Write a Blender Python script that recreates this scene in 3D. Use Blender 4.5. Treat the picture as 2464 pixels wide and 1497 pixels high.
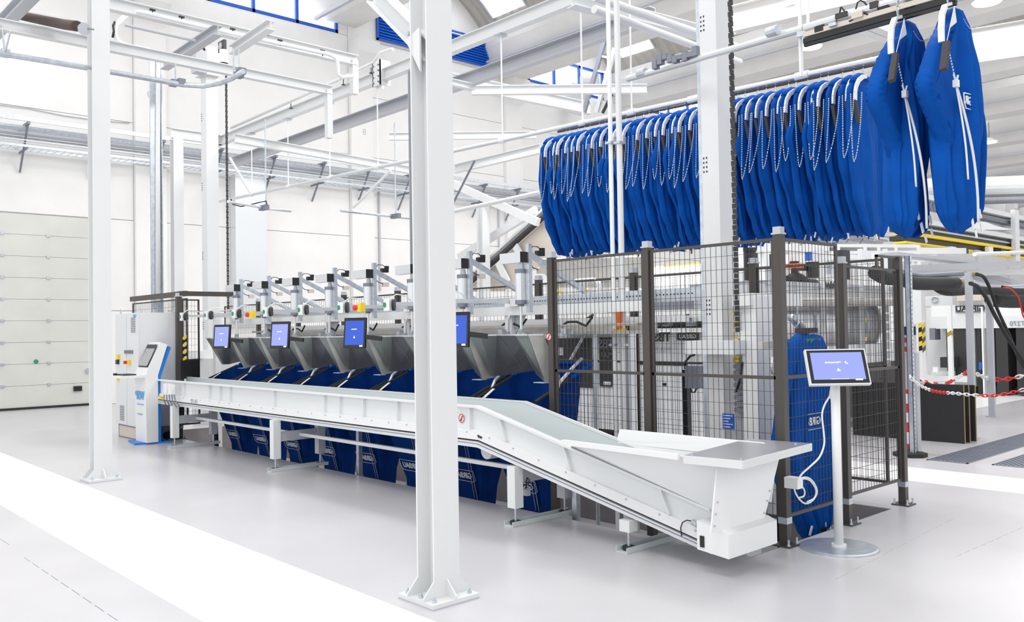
import bpy, bmesh, math, random
from mathutils import Vector, Matrix
for o in list(bpy.data.objects): bpy.data.objects.remove(o)
S = bpy.context.scene
COL = S.collection
PI = math.pi
R = random.Random(7)
# ------------------------------------------------------------------ camera
CAM = Vector((0, 0, 1.55))
FPX, PITCH, ROLL, YAW = 2080.0, 0.0222, -0.01626, 0.742
_a = PI - YAW
FW = Vector((math.cos(_a)*math.cos(PITCH), math.sin(_a)*math.cos(PITCH), math.sin(PITCH)))
_r = Vector((math.sin(_a), -math.cos(_a), 0)); _u = _r.cross(FW)
RT = _r*math.cos(ROLL) + _u*math.sin(ROLL)
UP = -_r*math.sin(ROLL) + _u*math.cos(ROLL)
cd = bpy.data.cameras.new('camera'); cam = bpy.data.objects.new('camera', cd); COL.objects.link(cam)
cam.matrix_world = Matrix(((RT.x, UP.x, -FW.x, CAM.x), (RT.y, UP.y, -FW.y, CAM.y), (RT.z, UP.z, -FW.z, CAM.z), (0, 0, 0, 1)))
cd.sensor_fit = 'HORIZONTAL'; cd.sensor_width = 36.0; cd.lens = FPX/2464*36; cd.clip_start = .05; cd.clip_end = 300
S.camera = cam
def W(px, py, x=None, y=None, z=None):
    """point of the measured ray on a real plane of the hall (survey of the photograph)"""
    d = FW + RT*((px-1232)/FPX) + UP*((748.5-py)/FPX)
    if x is not None: t = (x-CAM.x)/d.x
    elif y is not None: t = (y-CAM.y)/d.y
    else: t = (z-CAM.z)/d.z
    return CAM + d*t
# ------------------------------------------------------------------ light
w = bpy.data.worlds.new('world'); S.world = w; w.use_nodes = True
w.node_tree.nodes['Background'].inputs[0].default_value = (.97, .985, 1, 1)
w.node_tree.nodes['Background'].inputs[1].default_value = 1.3
def area(name, loc, size, sizey, power, rot=(0, 0, 0), col=(1, .99, .97)):
    l = bpy.data.lights.new(name, 'AREA'); l.shape = 'RECTANGLE'; l.size = size; l.size_y = sizey; l.energy = power; l.color = col
    o = bpy.data.objects.new(name, l); COL.objects.link(o); o.location = loc; o.rotation_euler = rot; return o
for _x, _y, _p in ((-2, .5, 300), (-10, .5, 130), (-5, 9.8, 430), (-11, 9.8, 420), (-17, 4, 90), (-6, 15.9, 420), (-14, 15.9, 420), (-9, 28.3, 600), (-11, 40.7, 600)):
    area('fill_light', (_x, _y, 9.5), 4.5, 2.2, _p*(1.0 if _y < 12 else .6))  # area lights added only to brighten the hall; no such fittings hang there
S.view_settings.view_transform = 'Standard'; S.view_settings.look = 'None'
S.view_settings.exposure = 0.11; S.view_settings.gamma = 1; S.view_settings.use_curve_mapping = False
# ------------------------------------------------------------------ materials
MATS = {}
def mat(name, col, rough=.5, metal=0, emit=0, var=0, vscale=6, bump=0, bscale=40, ecol=None, spec=.5, sheen=0):
    m = bpy.data.materials.new(name); m.use_nodes = True; nt = m.node_tree; b = nt.nodes['Principled BSDF']
    b.inputs['Base Color'].default_value = (*col, 1); b.inputs['Roughness'].default_value = rough; b.inputs['Metallic'].default_value = metal
    b.inputs['Specular IOR Level'].default_value = spec
    if sheen: b.inputs['Sheen Weight'].default_value = sheen
    if emit:
        b.inputs['Emission Color'].default_value = (*(ecol or col), 1); b.inputs['Emission Strength'].default_value = emit
    tc = nt.nodes.new('ShaderNodeTexCoord')
    if var:
        n = nt.nodes.new('ShaderNodeTexNoise'); n.inputs['Scale'].default_value = vscale; n.inputs['Detail'].default_value = 4
        nt.links.new(tc.outputs['Object'], n.inputs['Vector'])
        r = nt.nodes.new('ShaderNodeMapRange'); r.inputs[1].default_value = .3; r.inputs[2].default_value = .7
        r.inputs[3].default_value = 1-var; r.inputs[4].default_value = 1+var
        nt.links.new(n.outputs['Fac'], r.inputs[0])
        mx = nt.nodes.new('ShaderNodeVectorMath'); mx.operation = 'SCALE'; mx.inputs[0].default_value = col
        nt.links.new(r.outputs[0], mx.inputs['Scale']); nt.links.new(mx.outputs[0], b.inputs['Base Color'])
    if bump:
        n = nt.nodes.new('ShaderNodeTexNoise'); n.inputs['Scale'].default_value = bscale; n.inputs['Detail'].default_value = 3
        nt.links.new(tc.outputs['Object'], n.inputs['Vector'])
        bp = nt.nodes.new('ShaderNodeBump'); bp.inputs['Strength'].default_value = bump; bp.inputs['Distance'].default_value = .01
        nt.links.new(n.outputs['Fac'], bp.inputs['Height']); nt.links.new(bp.outputs[0], b.inputs['Normal'])
    MATS[name] = m; return m
mat('wall', (.82, .81, .795), .8, var=.02, vscale=1.5)
mat('wall_door', (.66, .66, .62), .55, var=.03, vscale=2)
mat('concrete_beam', (.74, .73, .71), .8, var=.03, vscale=2)
mat('roof_sheet', (.44, .42, .38), .6)
mat('floor', (.55, .54, .56), .28, var=.05, vscale=1.1, spec=.45)
mat('paint', (.92, .92, .91), .3, var=.02, vscale=2)
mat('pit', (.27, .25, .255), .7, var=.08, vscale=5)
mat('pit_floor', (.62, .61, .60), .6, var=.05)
mat('white', (.82, .83, .83), .38)
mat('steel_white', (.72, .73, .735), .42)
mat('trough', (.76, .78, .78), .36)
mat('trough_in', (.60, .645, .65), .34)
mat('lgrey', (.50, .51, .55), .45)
mat('galv', (.56, .60, .65), .36, metal=.75, var=.12, vscale=18)
mat('alu', (.72, .74, .76), .3, metal=.6)
mat('stainless', (.60, .60, .63), .3, metal=.7, var=.06, vscale=3)
mat('brushed', (.50, .49, .47), .4, metal=.55, var=.1, vscale=9)
mat('chute_dark', (.095, .10, .115), .3, metal=.25, var=.06, vscale=90)
mat('chute_side', (.26, .28, .28), .3, metal=.6, var=.08, vscale=60)
mat('chute_edge', (.6, .6, .59), .35, metal=.4)
mat('fence', (.062, .054, .049), .45)
mat('wire', (.05, .045, .04), .5)
mat('black', (.012, .012, .013), .4)
mat('rubber', (.02, .02, .021), .7)
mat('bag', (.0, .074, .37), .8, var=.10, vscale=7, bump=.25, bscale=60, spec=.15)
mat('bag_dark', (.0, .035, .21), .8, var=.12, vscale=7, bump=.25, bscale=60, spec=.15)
mat('strap', (.055, .05, .055), .8)
mat('cord', (.72, .72, .72), .7)
mat('label_white', (.86, .86, .86), .6)
mat('hanger', (.84, .84, .86), .3)
mat('blue_frame', (.01, .10, .55), .4)
mat('blue_slat', (.004, .12, .62), .45)
mat('blue_kiosk', (.01, .18, .62), .4)
mat('logo_blue', (.13, .42, .78), .5)
mat('glass_sky', (.85, .9, 1), .1, emit=1.6, ecol=(.93, .96, 1))
mat('skylight', (1, 1, 1), .3, emit=2.6, ecol=(.95, .97, 1))
mat('lamp_glow', (1, 1, 1), .3, emit=6)
mat('screen_lilac', (.05, .05, .2), .2, emit=.85, ecol=(.33, .40, .92))
mat('screen_blue', (.01, .03, .2), .15, emit=.55, ecol=(.03, .13, .80))
mat('screen_grey', (.30, .31, .32), .12, emit=.1, ecol=(.6, .62, .66))
mat('screen_text', (.9, .9, 1), .4, emit=.8, ecol=(.85, .88, 1))
mat('yellow', (.85, .62, .02), .5)
mat('red', (.72, .02, .02), .5)
mat('orange', (.90, .16, .02), .5)
mat('beige', (.62, .56, .49), .7)
mat('brown_hose', (.075, .045, .04), .7, bump=.6, bscale=50)
mat('teal', (.0, .32, .32), .5)
mat('mblack', (.03, .03, .032), .5)
mat('board', (.022, .021, .022), .55)
mat('board_edge', (.30, .23, .10), .7)
mat('navy', (.02, .035, .08), .5)
mat('plug_blue', (.02, .12, .55), .4)
mat('drain', (.22, .235, .28), .5, metal=.3)
mat('green', (.02, .28, .14), .6)
# ------------------------------------------------------------------ mesh building
ORG = {}
class MB:
    def __init__(s): s.v = []; s.f = []; s.sm = False
    def add(s, vs, fs):
        n = len(s.v); s.v += [Vector(v) for v in vs]; s.f += [tuple(i+n for i in f) for f in fs]; return s
    def box(s, x0, y0, z0, x1, y1, z1):
        return s.add([(x0,y0,z0),(x1,y0,z0),(x1,y1,z0),(x0,y1,z0),(x0,y0,z1),(x1,y0,z1),(x1,y1,z1),(x0,y1,z1)],
                     [(0,3,2,1),(4,5,6,7),(0,1,5,4),(1,2,6,5),(2,3,7,6),(3,0,4,7)])
    def cbox(s, c, sx, sy, sz):
        return s.box(c[0]-sx/2, c[1]-sy/2, c[2]-sz/2, c[0]+sx/2, c[1]+sy/2, c[2]+sz/2)
    def frame(s, p0, p1, up):
        d = (p1-p0).normalized(); up = Vector(up)
        if abs(d.dot(up)) > .98: up = Vector((1, 0, 0)) if abs(d.x) < .9 else Vector((0, 1, 0))
        sd = d.cross(up).normalized(); return d, sd, sd.cross(d).normalized()
    def bar(s, p0, p1, w, h, up=(0,0,1), off=(0,0)):
        p0 = Vector(p0); p1 = Vector(p1); d, sd, u = s.frame(p0, p1, up); o = sd*off[0]+u*off[1]
        vs = [p+o+sd*a*w/2+u*b*h/2 for p in (p0, p1) for a, b in ((-1,-1),(1,-1),(1,1),(-1,1))]
        return s.add(vs, [(0,1,2,3),(4,7,6,5),(0,4,5,1),(1,5,6,2),(2,6,7,3),(3,7,4,0)])
    def ibeam(s, p0, p1, w, h, t=.012, up=(0,0,1)):
        s.bar(p0, p1, w, t, up, (0, h/2-t/2)); s.bar(p0, p1, w, t, up, (0, -h/2+t/2)); return s.bar(p0, p1, t, h-2*t, up)
    def channel(s, p0, p1, w, h, t=.01, up=(0,0,1), side=1):
        s.bar(p0, p1, w, t, up, (0, h/2-t/2)); s.bar(p0, p1, w, t, up, (0, -h/2+t/2)); return s.bar(p0, p1, t, h-2*t, up, (side*(w/2-t/2), 0))
    def tube(s, p0, p1, r, n=10, r2=None):
        p0 = Vector(p0); p1 = Vector(p1); d, sd, u = s.frame(p0, p1, (0,0,1)); r2 = r if r2 is None else r2
        vs = []
        for p, rr in ((p0, r), (p1, r2)):
            vs += [p+(sd*math.cos(2*PI*i/n)+u*math.sin(2*PI*i/n))*rr for i in range(n)]
        return s.add(vs, [tuple(reversed(range(n))), tuple(range(n, 2*n))]+[(i, (i+1)%n, n+(i+1)%n, n+i) for i in range(n)])
    def path(s, pts, r, n=8):
        pts = [Vector(p) for p in pts]; vs = []; prev = None
        for k, p in enumerate(pts):
            a = pts[max(0, k-1)]; b = pts[min(len(pts)-1, k+1)]; d = (b-a).normalized()
            if prev is None:
                up = Vector((0,0,1)) if abs(d.z) < .9 else Vector((1,0,0)); sd = d.cross(up).normalized()
            else:
                sd = (prev-d*prev.dot(d)).normalized()
            prev = sd; u = sd.cross(d)
            vs += [p+(sd*math.cos(2*PI*i/n)+u*math.sin(2*PI*i/n))*r for i in range(n)]
        fs = [tuple(reversed(range(n))), tuple(range(len(vs)-n, len(vs)))]
        for k in range(len(pts)-1):
            fs += [(k*n+i, k*n+(i+1)%n, (k+1)*n+(i+1)%n, (k+1)*n+i) for i in range(n)]
        s.sm = True; return s.add(vs, fs)
    def prism(s, poly, ext):
        poly = [Vector(p) for p in poly]; ext = Vector(ext); n = len(poly)
        return s.add(poly+[p+ext for p in poly], [tuple(reversed(range(n))), tuple(range(n, 2*n))]+[(i, (i+1)%n, n+(i+1)%n, n+i) for i in range(n)])
    def slab(s, quad, t):
        q = [Vector(p) for p in quad]; nrm = (q[1]-q[0]).cross(q[2]-q[0]).normalized()
        return s.prism(q, nrm*t)
    def build(s, name, m, parent=None, org=None):
        o = Vector(ORG[parent.name]) if parent is not None else Vector(org or (0,0,0))
        me = bpy.data.meshes.new(name); me.from_pydata([v-o for v in s.v], [], s.f); me.update()
        bm = bmesh.new(); bm.from_mesh(me); bmesh.ops.recalc_face_normals(bm, faces=bm.faces); bm.to_mesh(me); bm.free()
        if s.sm:
            for p in me.polygons: p.use_smooth = len(p.vertices) == 4
        me.materials.append(MATS[m] if isinstance(m, str) else m)
        ob = bpy.data.objects.new(name, me); COL.objects.link(ob)
        if parent is not None: ob.parent = parent
        else: ob.location = o
        ORG[ob.name] = o; return ob
def B(): return MB()
def tag(o, label, cat, group=None, kind=None):
    o['label'] = label; o['category'] = cat
    if group: o['group'] = group
    if kind: o['kind'] = kind
    return o
def thing(name, label, cat, loc, group=None):
    o = bpy.data.objects.new(name, None); o.empty_display_size = .1; COL.objects.link(o); o.location = loc; ORG[o.name] = Vector(loc)
    return tag(o, label, cat, group)
def struct(name, mb, m, parent=None):
    o = mb.build(name, m, parent)
    if parent is None: o['kind'] = 'structure'
    return o
def stuff(o): o['kind'] = 'stuff'; return o
KIDS = {}
def dup(root, loc, label=None, group=None, rz=None):
    def cp(o, par):
        c = o.copy(); COL.objects.link(c)
        if par is not None: c.parent = par
        for k in KIDS.get(o.name, ()): cp(k, c)
        return c
    if root.name not in KIDS:
        for k in bpy.data.objects:
            if k.parent is not None: KIDS.setdefault(k.parent.name, [])
            if k.parent is not None and k not in KIDS[k.parent.name]: KIDS[k.parent.name].append(k)
        KIDS.setdefault(root.name, [])
    c = cp(root, None); c.location = loc
    if label: c['label'] = label
    if group: c['group'] = group
    if rz is not None: c.rotation_euler = (0, 0, rz)
    return c
def text(body, size, p, xdir, ydir, m, parent, name='lettering', th=.002, mirror=True, bold=0):
    cu = bpy.data.curves.new('t', 'FONT'); cu.body = body; cu.size = size; cu.align_x = 'CENTER'; cu.align_y = 'CENTER'; cu.extrude = th; cu.offset = bold
    to = bpy.data.objects.new('t', cu); COL.objects.link(to)
    dg = bpy.context.evaluated_depsgraph_get(); me = bpy.data.meshes.new_from_object(to.evaluated_get(dg)); bpy.data.objects.remove(to)
    xd = Vector(xdir).normalized(); yd = Vector(ydir).normalized(); n = xd.cross(yd); sgn = -1 if mirror else 1
    mb = B(); o = Vector(p)
    mb.add([o+xd*v.co.x*sgn+yd*v.co.y+n*v.co.z for v in me.vertices], [tuple(q.vertices) for q in me.polygons])
    bpy.data.meshes.remove(me)
    return mb.build(name, m, parent)
# ================================================================== SETTING
XW = -21.0
PX0, PX1, PY0, PY1, PZ = -14.2, -3.235, 5.115, 7.25, -.595
fl = B()
for a in ((-21.2, -8, 14, PY0), (-21.2, PY1, 14, 74), (-21.2, PY0, PX0, PY1), (PX1, PY0, 14, PY1)):
    fl.box(a[0], a[1], -.2, a[2], a[3], 0)
floor = struct('floor', fl, 'floor')
pit = B(); t = .06
pit.box(PX0, PY0, PZ-.1, PX1, PY1, PZ)
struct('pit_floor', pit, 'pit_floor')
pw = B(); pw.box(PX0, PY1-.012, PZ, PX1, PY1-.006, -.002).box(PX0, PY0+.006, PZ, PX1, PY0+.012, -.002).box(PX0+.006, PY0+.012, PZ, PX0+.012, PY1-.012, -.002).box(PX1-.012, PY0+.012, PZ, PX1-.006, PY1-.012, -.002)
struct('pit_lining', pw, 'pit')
def stripe(n, x0, y0, x1, y1):
    m = B(); m.box(x0, y0, 0, x1, y1, .0025); return struct('floor_stripe', m, 'paint')
stripe(1, -20.9, 1.93, 6, 2.82); stripe(2, -20.9, 8.66, 6, 9.48); stripe(3, -7.3, 14.6, -5.9, 40)
for a_, b_, mm, wd in (((58, 1342), (292, 1500), 'drain', .003), ((0, 1297), (22, 1311), 'drain', .003), ((2010, 1395), (2300, 1245), 'roof_sheet', .003), ((2300, 1340), (2464, 1268), 'roof_sheet', .003)):
    a_, b_ = W(*a_, z=0), W(*b_, z=0); n_ = 9
    for i in range(n_):
        p_, q_ = a_.lerp(b_, i/n_), a_.lerp(b_, (i+.72)/n_)
        m = B(); m.bar(p_+Vector((0, 0, .0006)), q_+Vector((0, 0, .0006)), wd, .0012); m.build('floor_scratch', mm, floor)
# --- drains
for nm, xa, xb, ya in (('a', -4.10, -3.66, 10.1), ('b', -3.45, -3.02, 10.2)):
    g = thing('floor_drain', 'long slatted steel floor drain starting %s' % ('nearer the black boards' if nm == 'a' else 'nearer the right edge of the picture'), 'drain', (xa, ya, 0), None)
    f = B(); f.box(xa, ya, 0, xb, ya+.04, .006).box(xa, ya, 0, xa+.02, 24, .006).box(xb-.02, ya, 0, xb, 24, .006); f.build('frame', 'drain', g)
    b0 = B(); b0.box(xa+.02, ya+.04, .0005, xb-.02, 24, .0012); b0.build('tray', 'navy', g)
    sl = B(); n = 9
    for k in range(n):
        x = xa+.05+(xb-xa-.1)*k/(n-1); sl.box(x-.009, ya+.04, .001, x+.009, 24, .006)
    # the bars run the length of the drain
    for k in range(n):
        x = xa+.05+(xb-xa-.1)*k/(n-1); q = B(); q.box(x-.010, ya+.04, .001, x+.010, 24, .006); q.build('slat', 'drain', g)
# --- far wall x=-21 : piers and panels
wl = B(); wl.box(XW-.35, -8, 0, XW-.30, 74, 13.4); wall = None
joints = [1.3+5.9*k for k in range(-1, 13)]
rows = [0, 2.15, 4.28, 6.6, 8.35, 9.98, 11.0, 12.9]
wallo = B(); wallo.box(XW-.16, -8, 0, XW-.1, 1.5, 12.9)
wallo.box(XW-.16, -8, 4.3, XW-.1, 74, 9.9).box(XW-.16, 6.4, 0, XW-.1, 74, 4.3)
wall = struct('wall_left', wallo, 'wall')
holes = [(9.0, 12.78), (20.15, 24.0), (26.6, 30.5)]
for j, y0 in enumerate(joints[:-1]):
    pier = B(); pier.box(XW-.1, y0, 0, XW+.14, y0+.72, 9.0)
    pier.prism([(XW-.1, y0, 9.0), (XW+.14, y0, 9.0), (XW+.55, y0, 9.45), (XW+.55, y0, 9.8), (XW-.1, y0, 9.8)], (0, .72, 0))
    pier.box(XW-.1, y0, 9.8, XW+.01, y0+.72, 12.9)
    pier.build('pier', 'wall', wall)
    a, b = y0+.72, y0+5.9
    for r0, r1 in zip(rows[:-1], rows[1:]):
        if j in (0, 1) and y0 < 2 and r1 <= 4.3 and y0 > 0:
            p = B(); p.box(XW-.1, 6.38, r0+.006, XW, b-.008, r1-.006); p.build('wall_panel', 'wall', wall); continue
        segs = [(a, b)]
        if r0 == 9.98:
            for h0, h1 in holes:
                ns = []
                for s0, s1 in segs:
                    if h1 <= s0 or h0 >= s1: ns.append((s0, s1))
                    else:
                        if h0 > s0: ns.append((s0, h0))
                        if h1 < s1: ns.append((h1, s1))
                segs = ns
        for s0, s1 in segs:
            p = B(); p.box(XW-.1, s0+.008, r0+.006, XW, s1-.008, r1-.006); p.build('wall_panel', 'wall', wall)
wb = B(); wb.box(XW-.5, 74, 0, 14, 74.3, 14); struct('wall_back', wb, 'wall')
bb = B(); bb.box(XW, 6.4, 0, XW+.03, 7.2, .12)
# --- number marks on the piers
for yy, n_, zz in ((7.55, '9', None), (13.5, '8', None)):
    px, py = (360, 230) if n_ == '9' else (877, 318)
    p = W(px, py, x=XW+.145); text(n_, .26, (XW+.142, p.y, p.z), (0,1,0), (0,0,1), 'lgrey', wall, name='number')
# --- windows
for i, (h0, h1) in enumerate(holes):
    fr = B(); z0, z1 = 9.98, 11.0; x0, x1 = XW-.12, XW+.02
    fr.box(x0, h0, z0, x1, h0+.08, z1).box(x0, h1-.08, z0, x1, h1, z1).box(x0, h0, z0, x1, h1, z0+.08).box(x0, h0, z1-.08, x1, h1, z1)
    wo = struct('window_%d' % (i+1), fr, 'blue_frame')
    n = 3; ww = (h1-h0)/n
    for k in range(1, n): q = B(); q.box(x0, h0+k*ww-.04, z0, x1, h0+k*ww+.04, z1); q.build('mullion', 'blue_frame', wo)
    for k in range(n): q = B(); q.box(XW-.07, h0+k*ww+.03, z0+.05, XW-.06, h0+(k+1)*ww-.03, z1-.05); q.build('pane', 'glass_sky', wo)
# --- louvres
for i, (y0, y1) in enumerate(((14.05, 16.35), (16.42, 18.75))):
    fr = B(); z0, z1 = 10.06, 10.96; X = XW+.03
    fr.box(X, y0, z0, X+.06, y0+.05, z1).box(X, y1-.05, z0, X+.06, y1, z1).box(X, y0, z0, X+.06, y1, z0+.05).box(X, y0, z1-.05, X+.06, y1, z1)
    t_ = thing('louvre_shutter', 'blue louvred wall shutter, %s of the pair behind the white column' % ('left one' if i == 0 else 'right one'), 'shutter', (X, y0, z0))
    fr.build('frame', 'blue_frame', t_)
    b0 = B(); b0.box(X, y0, z0, X+.01, y1, z1); b0.build('backing', 'blue_slat', t_)
    for k in range(9):
        zz = z0+.06+k*.085; q = B(); q.prism([(X+.01, y0+.05, zz+.08), (X+.075, y0+.05, zz), (X+.075, y0+.05, zz+.012), (X+.01, y0+.05, zz+.092)], (0, y1-y0-.1, 0)); q.build('slat', 'blue_slat', t_)
    q = B(); q.box(X+.03, y0+.06, z1-.11, X+.08, y1-.06, z1-.075); q.build('trim', 'white', t_)
# --- sectional door
y0, y1 = .6, 6.36; dn = B(); dn.box(XW-.08, y0, 0, XW-.06, y1, 4.28)
door = struct('door_1', dn, 'wall_door')
for k in range(9):
    za = .05+k*.47; zb = min(za+.464, 4.26); q = B(); q.box(XW-.06, y0+.02, za, XW-.02, y1-.02, zb); q.build('door_section', 'wall_door', door)
for k in range(1, 9):
    for yy in (4.46, 5.36):
        q = B(); q.cbox((XW-.01, yy, .05+k*.47), .03, .07, .06); q.build('hinge', 'galv', door)
p = W(187, 935, x=XW); q = B(); q.cbox((XW-.0, p.y, p.z), .05, .17, .11); q.build('handle', 'black', door)
p = W(87, 870, x=XW); q = B(); q.tube((XW-.03, p.y, p.z), (XW+.01, p.y, p.z), .045); q.build('button', 'green', door)
p = W(212, 892, x=XW); q = B(); q.tube((XW-.03, p.y, p.z), (XW+.03, p.y, p.z), .06); q.build('lock', 'galv', door)
q = B(); q.box(XW-.07, y0, 0, XW+.01, y1, .05); q.build('seal', 'rubber', door)
# --- small fittings at the door jamb
# --- roof: beams and corrugated vaults
ceil = B(); 
RX0, RX1 = XW, 8.0
for k in range(-4, 9):
    yb = 18.2+6.2*k
    zb = 10.25 if k < 0 else 9.8
    m = B(); m.prism([(RX0, yb, 11.02), (RX0, yb, 10.7), (RX0, yb+.42, zb), (RX0, yb+1.38, zb), (RX0, yb+1.8, 10.7), (RX0, yb+1.8, 11.02)], (RX1-RX0, 0, 0))
    bo = struct('ceiling_beam', m, 'concrete_beam')
    q = B(); q.box(RX0, yb+.02, 10.18, RX1, yb+.12, 10.26); q.build('gutter', 'lgrey', bo)
    # vault
    v = B(); va, vb = yb+1.75, yb+6.25; nx = int((RX1-RX0)/.09); ns = 12; th = 0
    pr = []
    for i in range(ns+1):
        s = -1+2*i/ns; yy = (va+vb)/2+s*(vb-va)/2; pr.append((yy, 11.0+1.35*(1-s*s), s))
    base = len(v.v)
    for j in range(nx+1):
        x = RX0+(RX1-RX0)*j/nx; d = (.035, .035, -.035, -.035)[j % 4]
        v.v += [Vector((x, yy, zz+d)) for yy, zz, s in pr]
    v.f += [(j*(ns+1)+i, j*(ns+1)+i+1, (j+1)*(ns+1)+i+1, (j+1)*(ns+1)+i) for j in range(nx) for i in range(ns)]
    vo = struct('ceiling_vault', v, 'roof_sheet')
    for xc in (-19.4, -15.1, -10.8, -6.5, -2.2):
        for i in range(0, ns, 3):
            pass
        g = B()
        for i in range(1, ns-1):
            (ya, za, _), (yc, zc, _) = pr[i], pr[i+1]
            g.add([(xc-.72, ya, za-.06), (xc+.72, ya, za-.06), (xc+.72, yc, zc-.06), (xc-.72, yc, zc-.06)], [(0,1,2,3)])
        g.build('skylight', 'skylight', vo)
        g = B()
        for i in range(1, ns-1):
            (ya, za, _), (yc, zc, _) = pr[i], pr[i+1]
            for sx in (-.76, .76): g.bar((xc+sx, ya, za-.06), (xc+sx, yc, zc-.06), .06, .06)
        g.build('skylight_frame', 'lgrey', vo)
# lamps hung from the beams
def dome_lamp(p, label):
    t_ = thing('pendant_lamp', label, 'lamp', p, 'white dome lamps under the roof'); x, y, z = p
    m = B(); m.tube((x,y,z), (x,y,z+.18), .34, 20, .12); m.build('shade', 'white', t_)
    m = B(); m.tube((x,y,z-.03), (x,y,z-.001), .31, 20, .33); m.build('diffuser', 'lamp_glow', t_)
    m = B(); m.tube((x,y,z+.18), (x,y,max(z+.9, 9.82)), .012, 5); m.build('cord', 'black', t_)
for px, py, yy in ((1950, 112, 23.5), (2380, 342, 42.0), (2375, 4, 22.5), (2240, 20, 30)):
    p = W(px, py, y=yy); dome_lamp(tuple(p), 'white dome lamp glowing under the roof beams, %s' % {1950: 'left of the hanging bags', 2380: 'low near the right edge', 2375: 'at the very top right', 2240: 'behind the big bags'}[px])
# --- metal duct and cable trays on the far wall
m = B(); pa = W(602, 430, x=XW+.3); m.box(XW+.02, pa.y-.42, 1.9, XW+.34, pa.y+.42, 5.6); d = tag(m.build('wall_duct', 'alu', None, (XW+.2, pa.y, 1.9)), 'flat shiny vertical metal duct on the far white wall', 'duct')
trays = thing('cable_tray', 'long double cable tray with pipes running along the far white wall', 'cable tray', (XW+.2, 2, 5.6))
def run(nm, xo, za, r, mt, y0=1.5, y1=46, box=None):
    m = B()
    if box: m.box(XW+xo, y0, za, XW+xo+box[0], y1, za+box[1])
    else: m.tube((XW+xo, y0, za), (XW+xo, y1, za), r, 8)
    return m.build(nm, mt, trays)
run('upper_rail', .75, 6.12, 0, 'galv', box=(.04, .09)); run('upper_rail', .12, 6.10, 0, 'galv', box=(.04, .06))
run('pipe', .58, 6.00, .065, 'galv'); run('pipe', .35, 5.93, .04, 'lgrey'); run('pipe', .30, 5.85, .025, 'galv')
run('lower_rail', .62, 5.60, 0, 'galv', box=(.03, .05)); run('lower_rail', .18, 5.60, 0, 'galv', box=(.03, .05)); run('lower_rail', .62, 5.74, 0, 'galv', box=(.02, .02))
m = B(); 
for k in range(300):
    yy = 1.5+k*.15; m.box(XW+.2, yy, 5.6, XW+.64, yy+.008, 5.608)
for zz in (5.64, 5.69): m.box(XW+.63, 1.5, zz, XW+.636, 46, zz+.006)
stuff(m.build('basket_wires', 'galv', trays))
for k in range(30):
    yy = 1.93+k*1.42
    m = B(); m.box(XW, yy, 6.06, XW+.8, yy+.05, 6.12).box(XW, yy+.01, 5.56, XW+.68, yy+.04, 5.6)
    m.bar((XW+.72, yy+.02, 6.06), (XW+.04, yy+.02, 5.15), .035, .035); m.build('bracket', 'drain', trays)
# --- wall conduit pipes on the far wall
for i, (px, py0, py1) in enumerate(((912, 440, 700), (1175, 480, 640), (1200, 500, 640))):
    pa = W(px, py0, x=XW+.05); pb = W(px, py1, x=XW+.05); m = B(); m.tube((XW+.05, pa.y, pa.z), (XW+.05, pa.y, pb.z), .03)
    tag(m.build('wall_conduit', 'lgrey', None, (XW+.05, pa.y, pb.z)), ['thin grey conduit running down the far wall behind the machine row', 'left thin conduit beside the sloping conveyor on the far wall', 'right thin conduit beside the sloping conveyor on the far wall'][i], 'conduit')
# --- thin overhead line ledge on upper wall
for za, ya, yb_ in ((6.55, 1.5, 7.1),):
    m = B(); m.path([(XW+.03, ya+k*.7, za+.03*math.sin(k*1.7)) for k in range(9)], .012, 5); tag(m.build('loose_cable', 'lgrey', None, (XW+.03, ya, za)), 'thin loose cable strung across the far wall above the cable tray', 'cable')
# ================================================================== STEEL FRAME
def column(x, y, z1, dx, dy, label, z0=0, base=True, m_='steel_white', plate=.335, t=.012):
    T = thing('steel_column', label, 'column', (x, y, z0))
    m = B()
    m.box(x-dx/2, y-dy/2, z0+.02, x-dx/2+t, y+dy/2, z1).box(x+dx/2-t, y-dy/2, z0+.02, x+dx/2, y+dy/2, z1).box(x-dx/2+t, y-.004, z0+.02, x+dx/2-t, y+.004, z1)
    m.build('shaft', m_, T)
    if base:
        h = plate/2
        q = B(); q.box(x-h, y-h, z0, x+h, y+h, z0+.008); q.build('shim', 'lgrey', T)
        q = B(); q.box(x-h, y-h, z0+.008, x+h, y+h, z0+.03); q.build('base_plate', m_, T)
        for sx, sy in ((0,-1),(0,1),(-1,0),(1,0)):
            q = B(); c = .06
            if sx: 
                xa = x+sx*dx/2; q.prism([(xa, y-.005, z0+.03), (xa+sx*(h-dx/2), y-.005, z0+.03), (xa+sx*(h-dx/2), y-.005, z0+.045), (xa, y-.005, z0+.13)], (0, .01, 0)); q.build('gusset', m_, T)
            else:
                for xx in (-dx/2+t/2, dx/2-t/2):
                    q = B(); ya = y+sy*dy/2; q.prism([(x+xx-.005, ya, z0+.03), (x+xx-.005, ya+sy*(h-dy/2), z0+.03), (x+xx-.005, ya+sy*(h-dy/2), z0+.045), (x+xx-.005, ya, z0+.13)], (.01, 0, 0)); q.build('gusset', m_, T)
        for sx in (-1, 0, 1):
            for sy in (-1, 0, 1):
                if sx == 0 or sy == 0: 
                    if not (sx == 0 and sy != 0): continue
                bx, by = x+sx*(h-.04), y+sy*(h-.04); q = B(); q.tube((bx, by, z0+.03), (bx, by, z0+.045), .014, 6).tube((bx, by, z0+.045), (bx, by, z0+.06), .006, 6); q.build('bolt', 'galv', T)
    return T
CC = column(-4.035, 3.085, 6.5, .165, .185, 'tall white steel column in the foreground, bolted to the floor by the painted stripe')
m = B(); a = W(1043, 128, y=3.085); b = W(905, -12, y=3.085)
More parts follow.
